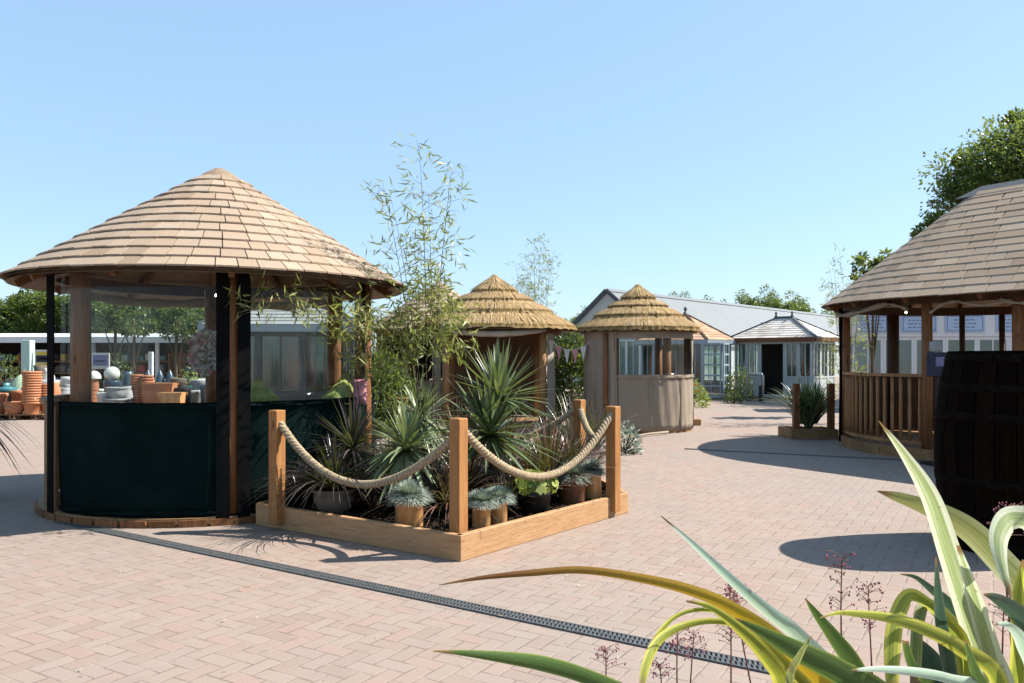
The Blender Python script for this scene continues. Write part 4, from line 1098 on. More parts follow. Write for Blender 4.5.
hip_house('pale summerhouse with silvery hipped roof and open dark doorway', (10.1,29.7,0), rad(-44), 2.95, 1.9, 2.22, 2.98, .62, 'shingle_grey', 'greygreen', 6, (2,3))
hip_house('grey roofed summerhouse seen through the clear window of the green canvas pavilion', (-4.45,16.2,0), rad(3), 2.5, 2.0, 2.12, 2.75, .5, 'shingle_slate', 'anthracite', 3, None, finial=False, inner='cream')
for k, (x, c, l) in enumerate(((-5.1,'turq','turquoise cloth hanging inside the grey roofed summerhouse, beside the pink one'),(-4.2,'turq','turquoise cloth hanging inside the grey roofed summerhouse, wide one'),(-4.7,'pink','pink cloth hanging inside the grey roofed summerhouse'))):
    mb = MB(); n = 12
    for i in range(n):
        u0, u1 = i/n, (i+1)/n; w_ = .5 if k else .35
        mb.hexa([V(x+w_*u0,16.95+.03*math.sin(i*2),.9),V(x+w_*u1,16.95+.03*math.sin(i*2+2),.9),V(x+w_*u1,16.97+.03*math.sin(i*2+2),.9),V(x+w_*u0,16.97+.03*math.sin(i*2),.9),
                 V(x+w_*u0,16.95,1.9),V(x+w_*u1,16.95,1.9),V(x+w_*u1,16.97,1.9),V(x+w_*u0,16.97,1.9)])
    tag(mb.build('hanging_cloth', c), l, 'cloth')

# octagonal summerhouse with open glazed doors
C5 = (6.72,31.0,0); D5 = frame_dirs(C5)
root = thing('octagonal_summerhouse', 'octagonal summerhouse with reddish hipped roof and open glazed doors', 'summerhouse', C5)
W5, h5, a5 = 2.02, 2.16, 3.2; mb = MB(); cor = [D5(22.5+45*k)*W5 for k in range(8)]
for k in range(8):
    a, b = cor[k]+V(0,0,h5), cor[(k+1)%8]+V(0,0,h5); top = V(0,0,a5); nr = (b-a).cross(top-a).normalized()
    if nr.z < 0: nr = -nr
    for r in range(10):
        t0, t1 = r/10, min(1,(r+1.25)/10); p0, p1, q0, q1 = a+(top-a)*t0, b+(top-b)*t0, a+(top-a)*t1, b+(top-b)*t1; n = max(1, round((p1-p0).length/.25))
        for i in range(n):
            u0, u1 = i/n, (i+1)/n; e0, e1, f0, f1 = p0+(p1-p0)*u0, p0+(p1-p0)*u1, q0+(q1-q0)*u0, q0+(q1-q0)*u1
            mb.hexa([e0+nr*.004,e1+nr*.004,f1+nr*.001,f0+nr*.001,e0+nr*.022,e1+nr*.022,f1+nr*.006,f0+nr*.006])
rf = mb.build('roof', 'shingle_red', root)
mb = MB()
for c in cor: mb.beam(c+V(0,0,h5+.03), V(0,0,a5+.03), .09, .035)
mb.build('hip_ridge', 'post_dk', rf)
mb = MB(); mb.lathe([(.10,0),(.06,.08),(.03,.10),(.07,.18),(.05,.26),(0,.30)], 12, (0,0,a5)); mb.build('finial', 'lead', rf, True)
wc = [D5(22.5+45*k)*1.78 for k in range(8)]
for k in range(8):
    a, b = wc[k], wc[(k+1)%8]
    if k in (0,): continue
    if k in (3,4): 
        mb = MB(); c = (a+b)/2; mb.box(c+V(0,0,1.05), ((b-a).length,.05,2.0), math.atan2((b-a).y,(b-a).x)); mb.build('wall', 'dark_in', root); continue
    window_wall(root, a, b, .08, 2.06, 2, 'bluegrey', .5, None, 2)
mb = MB(); 
for k in range(8): mb.face([cor[k]*.99+V(0,0,h5-.02), cor[(k+1)%8]*.99+V(0,0,h5-.02), V(0,0,h5-.02)])
mb.build('soffit', 'bluegrey', root)
mb = MB()
for k in range(8): mb.beam(cor[k]+V(0,0,h5-.07), cor[(k+1)%8]+V(0,0,h5-.07), .035, .14)
mb.build('fascia', 'bluegrey', root)
mb = MB(); mb.lathe([(0,.06),(1.85,.06),(1.85,0)], 8); mb.build('floor_deck', 'base', root)
for q, ang in ((P(711,358,28.6), rad(-12)),(P(726,358,28.7), rad(60))):
    mb = MB(); c = Vector((q.x-C5[0], q.y-C5[1], 0)); R = Matrix.Rotation(ang,3,'Z'); dw, dh = .72, 1.95
    for s_ in (-1,1): mb.box(c+R@V(s_*(dw/2-.03),0,dh/2+.08), (.06,.05,dh), ang)
    for i in range(6): mb.box(c+R@V(0,0,.12+(dh-.06)*i/5), (dw-.12,.046,.06 if i not in (0,) else .09), ang)
    mb.box(c+R@V(0,0,dh/2+.08), (.028,.04,dh), ang); dr = mb.build('door', 'bluegrey', root)
    mb = MB(); mb.box(c+R@V(0,0,dh/2+.08), (dw-.12,.008,dh-.1), ang); mb.build('pane', 'glass', dr)

# hand rail barrier
hr = thing('barrier_rail', 'bent metal hand rail with a dark infill panel on the paving', 'rail', G(758,403))
mb = MB(); mb.tube([(.17,0,0),(.17,0,.9),(.13,0,.97),(-.08,.8,.97),(-.10,.86,.9),(-.10,.86,0)], .035, 10); mb.build('tube', 'galv', hr, True)
mb = MB(); mb.box((.13,.08,.30), (.16,.05,.56), rad(-15)); mb.build('panel', 'dark_in', hr)
# low bench-like picnic frame by the planter (pale loops)
# ------------------------------------------------------------------ long building
A0, B0 = V(5.3,44.5,0), V(32,76,0); ax = (B0-A0).normalized(); px_ = Vector((ax.y,-ax.x,0)); WB = 3.3
root = thing('long_shed', 'long grey roofed retail building behind the summerhouses', 'building', A0)
Lb = (B0-A0).length; zr, ze = 5.30, 2.6
mb = MB(); nseg = 46
for s_ in (1,-1):
    for i in range(nseg):
        a, b = ax*(Lb*i/nseg+.004), ax*(Lb*(i+1)/nseg-.004); o = px_*s_*WB
        mb.hexa([a+o+V(0,0,ze),b+o+V(0,0,ze),b+V(0,0,zr),a+V(0,0,zr),a+o+V(0,0,ze+.05),b+o+V(0,0,ze+.05),b+V(0,0,zr+.05),a+V(0,0,zr+.05)])
mb.build('roof', 'metal_roof', root)
mb = MB(); mb.beam(px_*(WB+.10)+V(0,0,ze-.03), ax*Lb+px_*(WB+.10)+V(0,0,ze-.03), .12, .10); mb.build('gutter', 'white', root)
mb = MB()
for s_ in (1,-1):
    mb.beam(px_*s_*(WB+.05)-ax*.1+V(0,0,ze-.06), -ax*.1+V(0,0,zr-.03), .12, .22)
mb.build('barge_board', 'lead', root)
mb = MB(); mb.hexa([px_*.25+V(0,0,zr-.12),ax*Lb+px_*.25+V(0,0,zr-.12),ax*Lb+V(0,0,zr+.065),V(0,0,zr+.065),px_*.26+V(0,0,zr-.10),ax*Lb+px_*.26+V(0,0,zr-.10),ax*Lb+V(0,0,zr+.085),V(0,0,zr+.085)]); mb.build('ridge', 'metal_roof', root)
mb = MB(); w2 = WB-.2
for s_ in (1,-1): mb.hexa([px_*s_*w2,ax*Lb+px_*s_*w2,ax*Lb+px_*s_*(w2-.1),px_*s_*(w2-.1),px_*s_*w2+V(0,0,ze),ax*Lb+px_*s_*w2+V(0,0,ze),ax*Lb+px_*s_*(w2-.1)+V(0,0,ze),px_*s_*(w2-.1)+V(0,0,ze)])
mb.face([-px_*w2, px_*w2, px_*w2+V(0,0,ze+.05), V(0,0,zr-.05), -px_*w2+V(0,0,ze+.05)]); mb.build('wall', 'greygreen', root)
window_wall(root, -px_*3.0-ax*.05, px_*3.0-ax*.05, .05, 2.5, 7, 'white', .5, None, 2)
for i in range(10):
    a = ax*(Lb*(i+.3)/10)+px_*(w2+.02); b = a+ax*2.4; mb = MB(); mb.hexa([a+V(0,0,.9),b+V(0,0,.9),b-px_*.03+V(0,0,.9),a-px_*.03+V(0,0,.9),a+V(0,0,2.3),b+V(0,0,2.3),b-px_*.03+V(0,0,2.3),a-px_*.03+V(0,0,2.3)]); mb.build('window', 'glass', root)
mb = MB(); a, b = ax*17.0, ax*21.5; f = lambda t, q: q+px_*WB*t+V(0,0,ze+(zr-ze)*(1-t)+.07)
mb.hexa([f(.95,a),f(.95,b),f(.5,b),f(.5,a)]+[p+V(0,0,.03) for p in (f(.95,a),f(.95,b),f(.5,b),f(.5,a))]); mb.build('roof_glazing', 'blueglass', root)

# ------------------------------------------------------------------ glazed entrance building
A6, B6 = V(9.62,22.6,0), V(24,20.2,0); d6 = (B6-A6).normalized(); n6 = Vector((d6.y,-d6.x,0)); L6 = (B6-A6).length; a6 = math.atan2(d6.y,d6.x)
root = thing('glazed_entrance', 'white framed glazed entrance building with pale blue boards above its doors', 'building', A6)
window_wall(root, V(0,0,0), d6*L6, .02, 2.08, 18, 'white', .35, None, 2)
mb = MB(); mb.box(d6*L6/2+V(0,0,2.48), (L6+.1,.12,.78), a6); mb.build('fascia', 'white', root)
mb = MB(); mb.box(d6*L6/2-n6*.6+V(0,0,2.93), (L6+.1,1.4,.10), a6); mb.build('roof', 'metal_roof', root)
mb = MB(); mb.box(d6*L6/2-n6*1.2+V(0,0,1.4), (L6,.1,2.8), a6); mb.build('back_wall', 'greygreen', root)
mb = MB(); mb.box(d6*L6/2-n6*.6+V(0,0,.02), (L6,1.1,.04), a6); mb.build('floor_slab', 'stone_pot', root)
for k in range(9):
    c = d6*(.55+1.18*k)+n6*.075+V(0,0,2.45); bw = (.78,.95,1.02)[k%3]
    mb = MB(); mb.box(c, (bw,.03,.50), a6, bev=.006); bd = mb.build('sign_board', 'blueboard', root)
    mb = MB(); e = n6*.018
    for zz in (-.20,.20): mb.box(c+e+V(0,0,zz), (bw-.1,.008,.018), a6)
    for s_ in (-1,1): mb.box(c+e+d6*s_*(bw/2-.06), (.018,.0078,.38), a6)
    for r in range(3):
        x = -.28
        while x < .22: 
            l = ru(.05,.14); mb.box(c+e+d6*(x+l/2)+V(0,0,.1-.1*r), (l,.008,.03), a6); x += l+.03
    mb.build('printed_lines', 'blueink', bd)

# ------------------------------------------------------------------ market canopy and goods beyond the green pavilion
YC = 34.0
cn = thing('stall_canopy', 'long white roofed open stall behind the pot display', 'stall', (-19,YC,0))
mb = MB(); mb.hexa([V(-9,-1.6,2.12),V(8,-1.6,2.12),V(8,2.4,2.5),V(-9,2.4,2.5),V(-9,-1.6,2.36),V(8,-1.6,2.36),V(8,2.4,2.62),V(-9,2.4,2.62)]); mb.build('roof', 'white', cn)
for k in range(7):
    mb = MB(); mb.box((-8.5+2.6*k,-1.3,1.06), (.12,.12,2.12)); mb.build('post', 'white' if k%2 else 'bluegrey', cn)
mb = MB(); mb.box((-.5,2.3,1.2), (17,.06,2.4)); mb.build('back_wall', 'dark_in', cn)
cols = ['white_pot','terracotta','grey_pot','teal_pot','yellow','stone_pot','limecloth','bluegrey','cream','red','palegreen','blackboard','lilac']
cname = {'white_pot':'white','terracotta':'terracotta coloured','grey_pot':'grey','teal_pot':'teal','yellow':'yellow','stone_pot':'buff','limecloth':'lime','bluegrey':'blue grey','cream':'cream','red':'red','palegreen':'pale green','blackboard':'black','lilac':'lilac'}
for k in range(5):
    x0 = -27+3.2*k; sh = thing('display_shelf', 'wooden display shelf under the white stall roof, bay %s' % ('by the outer end','next along','in the middle','near the tree stand','closest to the pavilion')[k], 'shelf', (x0,YC+.4,0), 0, 'display shelves under the white stall roof')
    for z in (.35,.85,1.35):
        mb = MB(); mb.box((1.4,0,z), (2.8,.6,.05)); mb.build('shelf_board', 'base', sh)
    for x in (.03,2.77): mb = MB(); mb.box((x,0,.85), (.06,.55,1.7)); mb.build('side_post', 'base', sh)
    for z in (.375,.875,1.375):
        x = .2
        while x < 2.5:
            c = random.choice(cols); w_ = ru(.18,.5); h_ = ru(.2,.38); m = MB()
            m.lathe([(w_*.35,0),(w_*.42,h_*.15),(w_*.45,h_*.7),(w_*.36,h_*.8),(w_*.40,h_),(0,h_)], 12) if rnd() < .5 else m.box((0,0,h_/2), (w_*.9,.35,h_), bev=.015)
            o = m.build('stock_pot' if len(m.v) > 40 else 'stock_box', c, None, False, (x0+x+w_/2, YC+.4, z)); tag(o, '%s item of stock standing on the shelves under the white stall roof' % cname[c], 'stock', 'shelf stock under the white stall roof')
            x += w_+.04
def signboard(label, pos, w, h, mat, strips, rz=0):
    s = thing('sign_board', label, 'sign', (pos.x,pos.y,0), rz)
    z = pos.z; mb = MB(); mb.box((0,.02,z), (w,.04,h), bev=.005); bd = mb.build('board', mat, s)
    for (x, zz, ww, hh, m) in strips: mb = MB(); mb.box((x,-.006,z+zz), (ww,.012,hh)); mb.build('printed_band', m, bd)
    for x in (-w/2+.04,w/2-.04): mb = MB(); mb.box((x,.05,(z-h/2)/2), (.05,.05,z-h/2)); mb.build('leg', 'base', s)
signboard('wood framed board with yellow, black and red bands over the pots', P(44,360,27), .62, .68, 'cream', [(0,.22,.52,.10,'yellow'),(0,.04,.52,.22,'blackboard'),(0,.04,.30,.04,'whitecloth'),(.2,.07,.12,.16,'red'),(0,-.16,.52,.10,'yellow')])
signboard('pale framed notice board with grey panel seen through the clear window', P(100.5,361,26), .58, .52, 'white_pot', [(0,.02,.48,.34,'lilac'),(0,.0,.3,.04,'blackboard')])
cp_ = thing('green_pillar', 'pale green square pillar behind the terracotta stacks', 'pillar', (P(28,358,27).x,27,0))
mb = MB(); mb.box((0,0,1.05), (.30,.30,2.1), bev=.01); mb.build('shaft', 'palegreen', cp_); mb = MB(); mb.box((0,0,.12), (.42,.42,.24), bev=.01); mb.build('foot', 'palegreen', cp_)
wp_ = thing('white_pole', 'white square pole behind the dark blue pots', 'pole', (P(151,358,26).x,26,0))
mb = MB(); mb.box((0,0,.85), (.13,.13,1.7), bev=.01); mb.build('shaft', 'white', wp_); mb = MB(); mb.box((0,0,.04), (.3,.3,.08)); mb.build('foot', 'white', wp_)

# pallets with pots
def pallet(x, y, label):
    p = thing('wooden_pallet', label, 'pallet', (x,y,0), 0, 'pallets under the pot display')
    mb = MB()
    for k in range(7): mb.box((0,-.5+k/6,.125), (1.2,.1,.022))
    mb.build('deck_slats', 'base', p)
    for xx in (-.53,0,.53): 
        mb = MB(); mb.box((xx,0,.06), (.10,1.1,.108)); mb.build('bearer', 'post_dk', p)
    return p
for k, x in enumerate((-13.2,-11.95,-10.7,-9.45,-8.2,-6.95)):
    pallet(x, 19.9, 'wooden pallet under %s' % ('the teal pot beyond the frame edge','the terracotta stacks','the grey bowls','the stone ball','the terracotta troughs','the grey pots')[k])
    pallet(x, 21.3, 'second row wooden pallet behind %s' % ('the teal pot','the terracotta stacks','the grey bowls','the stone ball','the terracotta troughs','the grey pots')[k])
PZ = .137
def ribpot_stack(px, d, n, r, label, step=.062, top=True):
    x = (px-CX)/FPX*d; base = None
    for i in range(n):
        if base is None:
            m = MB(); m.lathe([(r*.7,0),(r*.88,.24),(r,.245),(r*1.02,.29),(r*.96,.295),(r*.9,.28),(r*.68,.02),(0,.02)], 24)
            base = m.build('terracotta_pot', 'terracotta', None, True, (x,d,PZ)); tag(base, label, 'pot', label); o = base
        else:
            o = base.copy(); COL.objects.link(o)
        o.location = (x+ru(-.006,.006), d, PZ+.295*1.0+(-.295 if n == 1 else 0)+ (i*step-.29 if n > 1 else 0))
        o.location.z = PZ+i*step; o.rotation_euler = (0,0,ru(0,6))
ribpot_stack(32, 19.5, 13, .215, 'terracotta pot nested in the tallest ribbed stack on the pallet')
ribpot_stack(47, 19.7, 8, .17, 'terracotta pot nested in the shorter stack beside the pavilion base')
ribpot_stack(93.5, 20.2, 12, .12, 'terracotta pot nested in the slim stack under the white dome', .05)
ribpot_stack(137, 20.3, 11, .16, 'terracotta pot nested in the stack behind the clear window', .065)
ribpot_stack(147, 20.3, 10, .16, 'terracotta pot nested in the second stack behind the clear window', .07)
def dp(name, label, px, py_base, d, r, h, mat, prof, cat='pot', z=None):
    x = (px-CX)/FPX*d; z = CAMH+(HY-py_base)/FPX*d if z is None else z
    return pot(name, label, V(x,d,z), r, h, mat, prof, None, cat, 20)
dp('terracotta_bowl', 'wide terracotta bowl low on the pallet beside the tall stack', 15, 419, 19.5, .24, .30, 'terracotta', 'bowl', z=PZ)
dp('terracotta_pot', 'upright terracotta pot behind the wide bowl', 19, 419, 20.2, .2, .55, 'terracotta', 'taper', z=PZ)
dp('teal_pot', 'teal glazed pot at the edge of the pot display', 6, 415, 20.2, .24, .62, 'teal_pot', 'taper', z=PZ)
dp('terracotta_pot', 'terracotta pot cut by the edge of the frame', -4, 415, 19.6, .26, .5, 'terracotta', 'taper', z=PZ)
dp('lime_dome', 'pale green glazed dome behind the tall terracotta stack', 24, 400, 21.3, .38, .95, 'lime_pot', 'dome', 'garden ornament', z=PZ)
dp('grey_bowl', 'grey stone bowl above the shorter terracotta stack', 45, 415, 21.2, .34, .78, 'grey_pot', 'bowl', z=PZ)
dp('terracotta_urn', 'round terracotta urn beside the grey bowl', 53.5, 415, 20.9, .19, .72, 'terracotta', 'egg', z=PZ)
dp('terracotta_urn', 'round terracotta urn half behind the grey bowl', 42, 415, 20.6, .18, .66, 'terracotta', 'egg', z=PZ)
dp('stone_urn', 'pale pink stone urn tallest at the back of the pots', 40, 415, 22.2, .22, 1.30, 'stone_pot', 'egg', z=0)
dp('stone_urn', 'pale stone urn second at the back of the pots', 48, 415, 22.3, .2, 1.22, 'white_pot', 'egg', z=0)
dp('white_dome', 'white plastic dome on the slim terracotta stack', 94, 386, 20.2, .17, .2, 'white_pot', 'dome', 'garden ornament', z=PZ+11*.05+.29)
st_ = pot('stone_plinth', 'dark grey plinth under the white stone ball', V(P(112,358,20.6).x,20.6,0), .2, .92, 'blue_pot', 'taper', None, 'plinth')
pot('stone_ball', 'white stone ball on a dark plinth', V(P(112,358,20.6).x,20.6,.90), .19, .38, 'white_pot', 'ball', None, 'garden ornament')
dp('grey_bowl', 'shallow grey bowl stacked under the stone ball, lower one', 116, 400, 19.9, .3, .36, 'grey_pot', 'bowl', z=PZ)
dp('grey_bowl', 'shallow grey bowl on top of another grey bowl', 116, 400, 19.9, .24, .28, 'grey_pot', 'bowl', z=PZ+.36)
dp('white_pot', 'pale grey pot beside the stacked grey bowls', 103, 400, 19.9, .15, .5, 'white_pot', 'taper', z=PZ)
dp('white_pot', 'tall pale pot between the grey bowls and the terracotta', 127, 400, 20.1, .16, .66, 'grey_pot', 'egg', z=PZ)
dp('blue_pot', 'dark blue round shouldered pot behind the pale pots', 128, 400, 21.3, .17, 1.0, 'blue_pot', 'egg', z=PZ)
for k, (px, l) in enumerate(((148,'dark blue bell shaped pot beside the white pole'),(160,'dark blue bell shaped pot in the middle of its row'),(170,'dark blue bell shaped pot at the end of its row'))):
    dp('bell_pot', l, px, 400, 21.4, .24, 1.05, 'blue_pot', 'cone', z=PZ)
for k, (px, m, l) in enumerate(((160,'terracotta','long terracotta trough behind the clear window'),(172,'glaze_tan','ochre trough at the end of the terracotta one'))):
    t_ = thing('trough', l, 'trough', (P(px,358,20.0-.35*k).x, 20.0-.35*k, PZ+.02)); mb = MB(); w_, h_ = (.75,.72) if k == 0 else (.55,.50)
    mb.hexa([V(-w_/2*.9,-.14,0),V(w_/2*.9,-.14,0),V(w_/2*.9,.14,0),V(-w_/2*.9,.14,0),V(-w_/2,-.17,h_),V(w_/2,-.17,h_),V(w_/2,.17,h_),V(-w_/2,.17,h_)]); mb.build('body', m, t_)
    mb = MB(); mb.box((0,-.175,h_-.03), (w_+.05,.03,.06)); mb.box((0,.175,h_-.03), (w_+.05,.03,.06)); mb.build('rim', m, t_)
for k, (px, m, h_, r, l) in enumerate(((183,'blackboard',.62,.2,'black pot beside the troughs'),(192,'grey_pot',.55,.24,'wide grey pot near the flower bunch'),(200,'grey_pot',.8,.2,'tall grey pot near the flower bunch'),(208,'blue_pot',.7,.2,'dark blue pot behind the flower bunch'),(178,'stone_pot',.85,.2,'buff pot behind the troughs'))):
    dp('glazed_pot', l, px, 400, 20.1+.25*(k%3), r, h_, m, 'taper', z=PZ)
CP = [('terracotta','taper','plain terracotta pot'),('grey_pot','egg','grey round shouldered pot'),('blue_pot','taper','dark blue tapered pot'),('white_pot','bowl','pale wide bowl'),('stone_pot','cyl','brown stone coloured cylinder pot'),('black_pot','taper','black tapered pot'),('terracotta','bowl','wide terracotta bowl'),('teal_pot','egg','teal round shouldered pot')]
for k in range(84):
    px = ru(-25,222); d = ru(21.0,23.4); m, pr, l = random.choice(CP); r = ru(.12,.26)
    dp('display_pot', l+' in the crowded rows behind the front pallets', px, 400, d, r, r*ru(1.5,3.0)+(.25 if d > 22 else 0), m, pr, z=0 if d > 21.9 else PZ).__setitem__('group', l+'s in the crowded rows')
shrub('nursery_shrub', 'low green shrub behind the grey pots', V(P(192,358,22.5).x,22.5,0), .6, 1.3, 500, .12, 'leaf_lime')
shrub('nursery_shrub', 'dark nursery shrub behind the stone ball', V(P(120,358,23).x,23,0), .45, 1.5, 500, .12, 'leaf_tree2')
shrub('nursery_shrub', 'dark nursery shrub under the outer stall edge', V(P(4,358,24).x,24,0), .7, 1.7, 600, .12, 'leaf_tree2')

# ------------------------------------------------------------------ trees
def tree(label, pos, H, blobs, n, L, mat, trunk_r=.18, group=None, name='tree', seed=1, loose=.0):
    rs = random.Random(seed); t = thing(name, label, 'tree', pos, 0, group); tk, cr = MB(), MB()
    c0 = Vector(blobs[0][0]); tk.tube([(0,0,0),(c0.x*.15,c0.y*.15,H*.28),(c0.x*.6,c0.y*.6,c0.z*.8),tuple(c0)], [trunk_r,trunk_r*.8,trunk_r*.5,trunk_r*.2], 9)
    tot = sum(b[1]**2 for b in blobs)
    for (c, r) in blobs:
        c = Vector(c); tk.tube([(c0.x*.3,c0.y*.3,H*.30),tuple((c+Vector((c0.x*.4,c0.y*.4,H*.42)))/2),tuple(c)], [trunk_r*.45,trunk_r*.3,trunk_r*.08], 6)
        m = int(n*r*r/tot); sub = []
        for k in range(max(5,int(7*r))): 
            d = Vector((rs.gauss(0,1),rs.gauss(0,1),rs.gauss(0,.8))).normalized(); sub.append((c+d*r*rs.uniform(.45,.95), r*rs.uniform(.25,.5)))
        for k in range(m):
            sc, sr = sub[rs.randrange(len(sub))]; d = Vector((rs.gauss(0,1),rs.gauss(0,1),rs.gauss(0,1))).normalized()
            p = sc+Vector((d.x,d.y,d.z*.75))*sr*(rs.random()**(.4))*(1.0+loose*rs.random())
            ld = (d+Vector((rs.uniform(-1,1),rs.uniform(-1,1),rs.uniform(-1,.6)))).normalized(); nr = (Vector((rs.uniform(-1,1),rs.uniform(-1,1),1.2))).normalized()
            cr.leafq(p, ld, nr, L*rs.uniform(.6,1.3), L*.6)
    tk.build('trunk', 'bark', t, True); cr.build('crown', mat, t); return t
def blobset(W, H0, H1, n, seed):
    rs = random.Random(seed); out = []
    for i in range(n):
        u = rs.random(); z = H0+(H1-H0)*u; rr = W*(1-.55*u); a = rs.uniform(0,2*PI); q = rr*rs.random()**.5
        out.append((V(math.cos(a)*q, math.sin(a)*q, z), rs.uniform(.28,.42)*W))
    return out
# row behind the stall: three variants copied
protos = []
for v in range(3):
    H = 5.6; t = tree('broad green tree in the row behind the white stall roof', V(-38+5*v,52+2*v,0), H, blobset(3.1,1.4,H-.9,14,40+v), 13000, .20, 'leaf_tree', .2, 'trees behind the white stall roof', seed=v+3); protos.append(t)
for k in range(14):
    p = protos[k%3]; dup(p, (-39.5+1.9*k+ru(-.5,.5), 49+ru(0,8), 0), ru(0,6), None, ru(.98,1.14))
protos2 = tree('distant tree on the skyline behind the pavilions', V(2.6,74,0), 7, blobset(3.3,1.6,5.8,15,77), 14000, .21, 'leaf_tree', .22, 'distant skyline trees', seed=9)
for (x, y_, s_) in ((-8,62,.66),(-13,60,.72),(5.0,64,.80),(7.4,70,.80)):
    dup(protos2, (x,y_,0), ru(0,6), None, s_)
tq = [(P(672,358,95).x,95,1.34,'small round treetop peeping over the long grey roof'),(P(690,358,97).x,97,1.33,'second small treetop over the long grey roof near its peak'),(P(735,358,100).x,100,1.34,'low spreading treetop over the middle of the long grey roof'),
      (P(765,358,98).x,98,1.5,'tallest rounded treetop over the long grey roof'),(P(786,358,100).x,100,1.42,'treetop over the long grey roof beside the tallest one'),(P(812,358,98).x,98,1.27,'low treetop over the far end of the long grey roof')]
protos2.scale = (.8,.8,.8)
for (x, y_, s_, l) in tq: 
    t = dup(protos2, (x,y_,0), ru(0,6), l, s_)
# nursery trees near the stall, seen through the clear window
for k, (px, l) in enumerate(((115,'young nursery tree with forked trunk in front of the white stall roof'),(134,'young nursery tree beside the forked one, thin stem'),(176,'dark leaved nursery tree at the end of the white stall roof'),(196,'bushy nursery tree behind the flower bunch'))):
    d = 29.0+k*.5; tree(l, V(P(px,358,d).x,d,0), 3.6, [(V(0,0,2.9),.75),(V(.5,0,2.6),.5),(V(-.5,.1,2.7),.5),(V(0,.2,3.3),.5)], 1300, .15, 'leaf_tree2', .08, name='nursery_tree', seed=20+k)
# big tree behind the oval pavilion
bb = [(P(1015,170,27)-V(0,0,0),2.1),(P(985,185,27),1.3),(P(962,205,27),1.0),(P(1003,158,27.5),1.1),(P(1042,150,27.5),1.5),(P(945,222,26.5),.8),(P(1060,180,27),2.2),(P(1085,150,28),1.8),(P(930,232,26.5),.55),(P(1012,130,27),.7),(P(975,165,27),.6)]
bx = V(19,28.5,0)
tree('large leafy tree rising behind the oval pavilion roof', bx, 8, [(Vector(c)-bx, r) for c, r in bb], 30000, .15, 'leaf_tree', .3, seed=5, loose=.35)
bx = V(P(872,358,20.5).x,20.5,0)
tree('small dark leaved tree peeping over the oval pavilion eave', bx, 4.2, [(P(874,266,20.5)-bx,.42),(P(888,262,20.5)-bx,.35),(P(862,278,20.4)-bx,.3),(P(880,285,20.6)-bx,.5),(P(858,262,20.4)-bx,.2)], 1500, .14, 'leaf_tree2', .05, seed=6)

# ------------------------------------------------------------------ flax and coral bells close to the camera
tub = thing('half_barrel_tub', 'half barrel tub holding the variegated flax, just below the view', 'tub', V(.78,1.40,0))
mb = MB(); mb.lathe([(.27,0),(.36,.3),(.36,.42),(.33,.62),(.31,.62),(.33,.45),(0,.55)], 30); mb.build('tub_body', 'oak', tub)
mb = MB(); mb.lathe([(0,.57),(.315,.57)], 24); mb.build('soil', 'soil', tub)
for z in (.12,.5): mb = MB(); mb.lathe([(.318 if z < .3 else .352,z),(.325 if z < .3 else .358,z),(.345 if z < .3 else .347,z+.05),(.335 if z < .3 else .34,z+.05)], 30); mb.build('hoop', 'hoop', tub)
fx = thing('variegated_flax', 'variegated flax with broad arching striped leaves close to the viewer', 'plant', V(.78,1.40,.57))
O = Vector(fx.location)
def fleaf(pts, d0, d1, mat, twist=25, fold=.25, label=None):
    """pts: (px, py, width px) from tip to base"""
    q = catmull(pts, 7); n = len(q); P3, ws, sides = [], [], []
    for i, (px, py, wd) in enumerate(q):
        t = i/(n-1); d = d0+(d1-d0)*t; P3.append(P(px,py,d)); ws.append(max(.0008, wd*d/FPX/math.cos(rad(twist))))
    for i in range(n):
        tg = (P3[min(i+1,n-1)]-P3[max(i-1,0)]).normalized(); vw = (P3[i]-V(0,0,CAMH)).normalized(); s_ = tg.cross(vw).normalized()
        sides.append(Matrix.Rotation(rad(twist),3,tg)@s_)
    mb = MB(); P3 = [p-O for p in P3]
    P3.reverse(); ws.reverse(); sides.reverse()
    mb.blade(P3, ws, [-s for s in sides], fold); o = mb.build('leaf', mat, fx, True)
    if label: o['label'] = label
B1 = (960,800)
fleaf([(879,421,1),(905,455,9),(931,498,18),(952,560,22),(978,636,27),(1000,700,30),(985,800,26)], 1.12, 1.34, 'bl_white', 20, .3, 'upright white striped leaf')
fleaf([(958,545,3),(975,600,15),(992,660,20),(1000,720,22),(980,800,20)], 1.18, 1.34, 'bl_white', 35, .3)
fleaf([(877,491,1),(895,496,9),(916,503,14),(945,515,20),(972,532,24),(1000,560,26),(1030,596,27),(1060,660,26),(1010,800,22)], 1.30, 1.42, 'bl_striped', 15, .25, 'broad striped leaf with a yellow tip')
fleaf([(1012,600,2),(1001,562,11),(999,535,18),(1012,518,23),(1040,530,24),(1065,600,24),(1040,790,22)], 1.16, 1.30, 'bl_white', 25, .3, 'curled over pale leaf')
fleaf([(661,516,1),(690,541,5),(735,583,10),(768,611,13),(797,634,15),(850,690,17),(930,800,15)], 1.26, 1.36, 'bl_mint', 20, .4, 'stiff mint green leaf')
fleaf([(439,585,1),(480,578,4),(530,573,6.5),(582,570,7.5),(640,578,9),(690,590,11),(730,607,13),(775,638,17),(830,690,21),(930,800,20)], 1.12, 1.33, 'bl_orange', 20, .3, 'long orange leaf browning to its tip')
fleaf([(686,601,2),(712,608,6),(748,636,13),(776,668,17),(800,700,20),(930,810,20)], 1.15, 1.33, 'bl_yel', 10, .3)
fleaf([(640,700,3),(646,665,9),(659,640,9),(683,626,7),(715,621,6),(745,630,8),(790,668,10),(920,800,14)], 1.10, 1.33, 'bl_yel', 30, .35, 'thin leaf arching over and drooping')
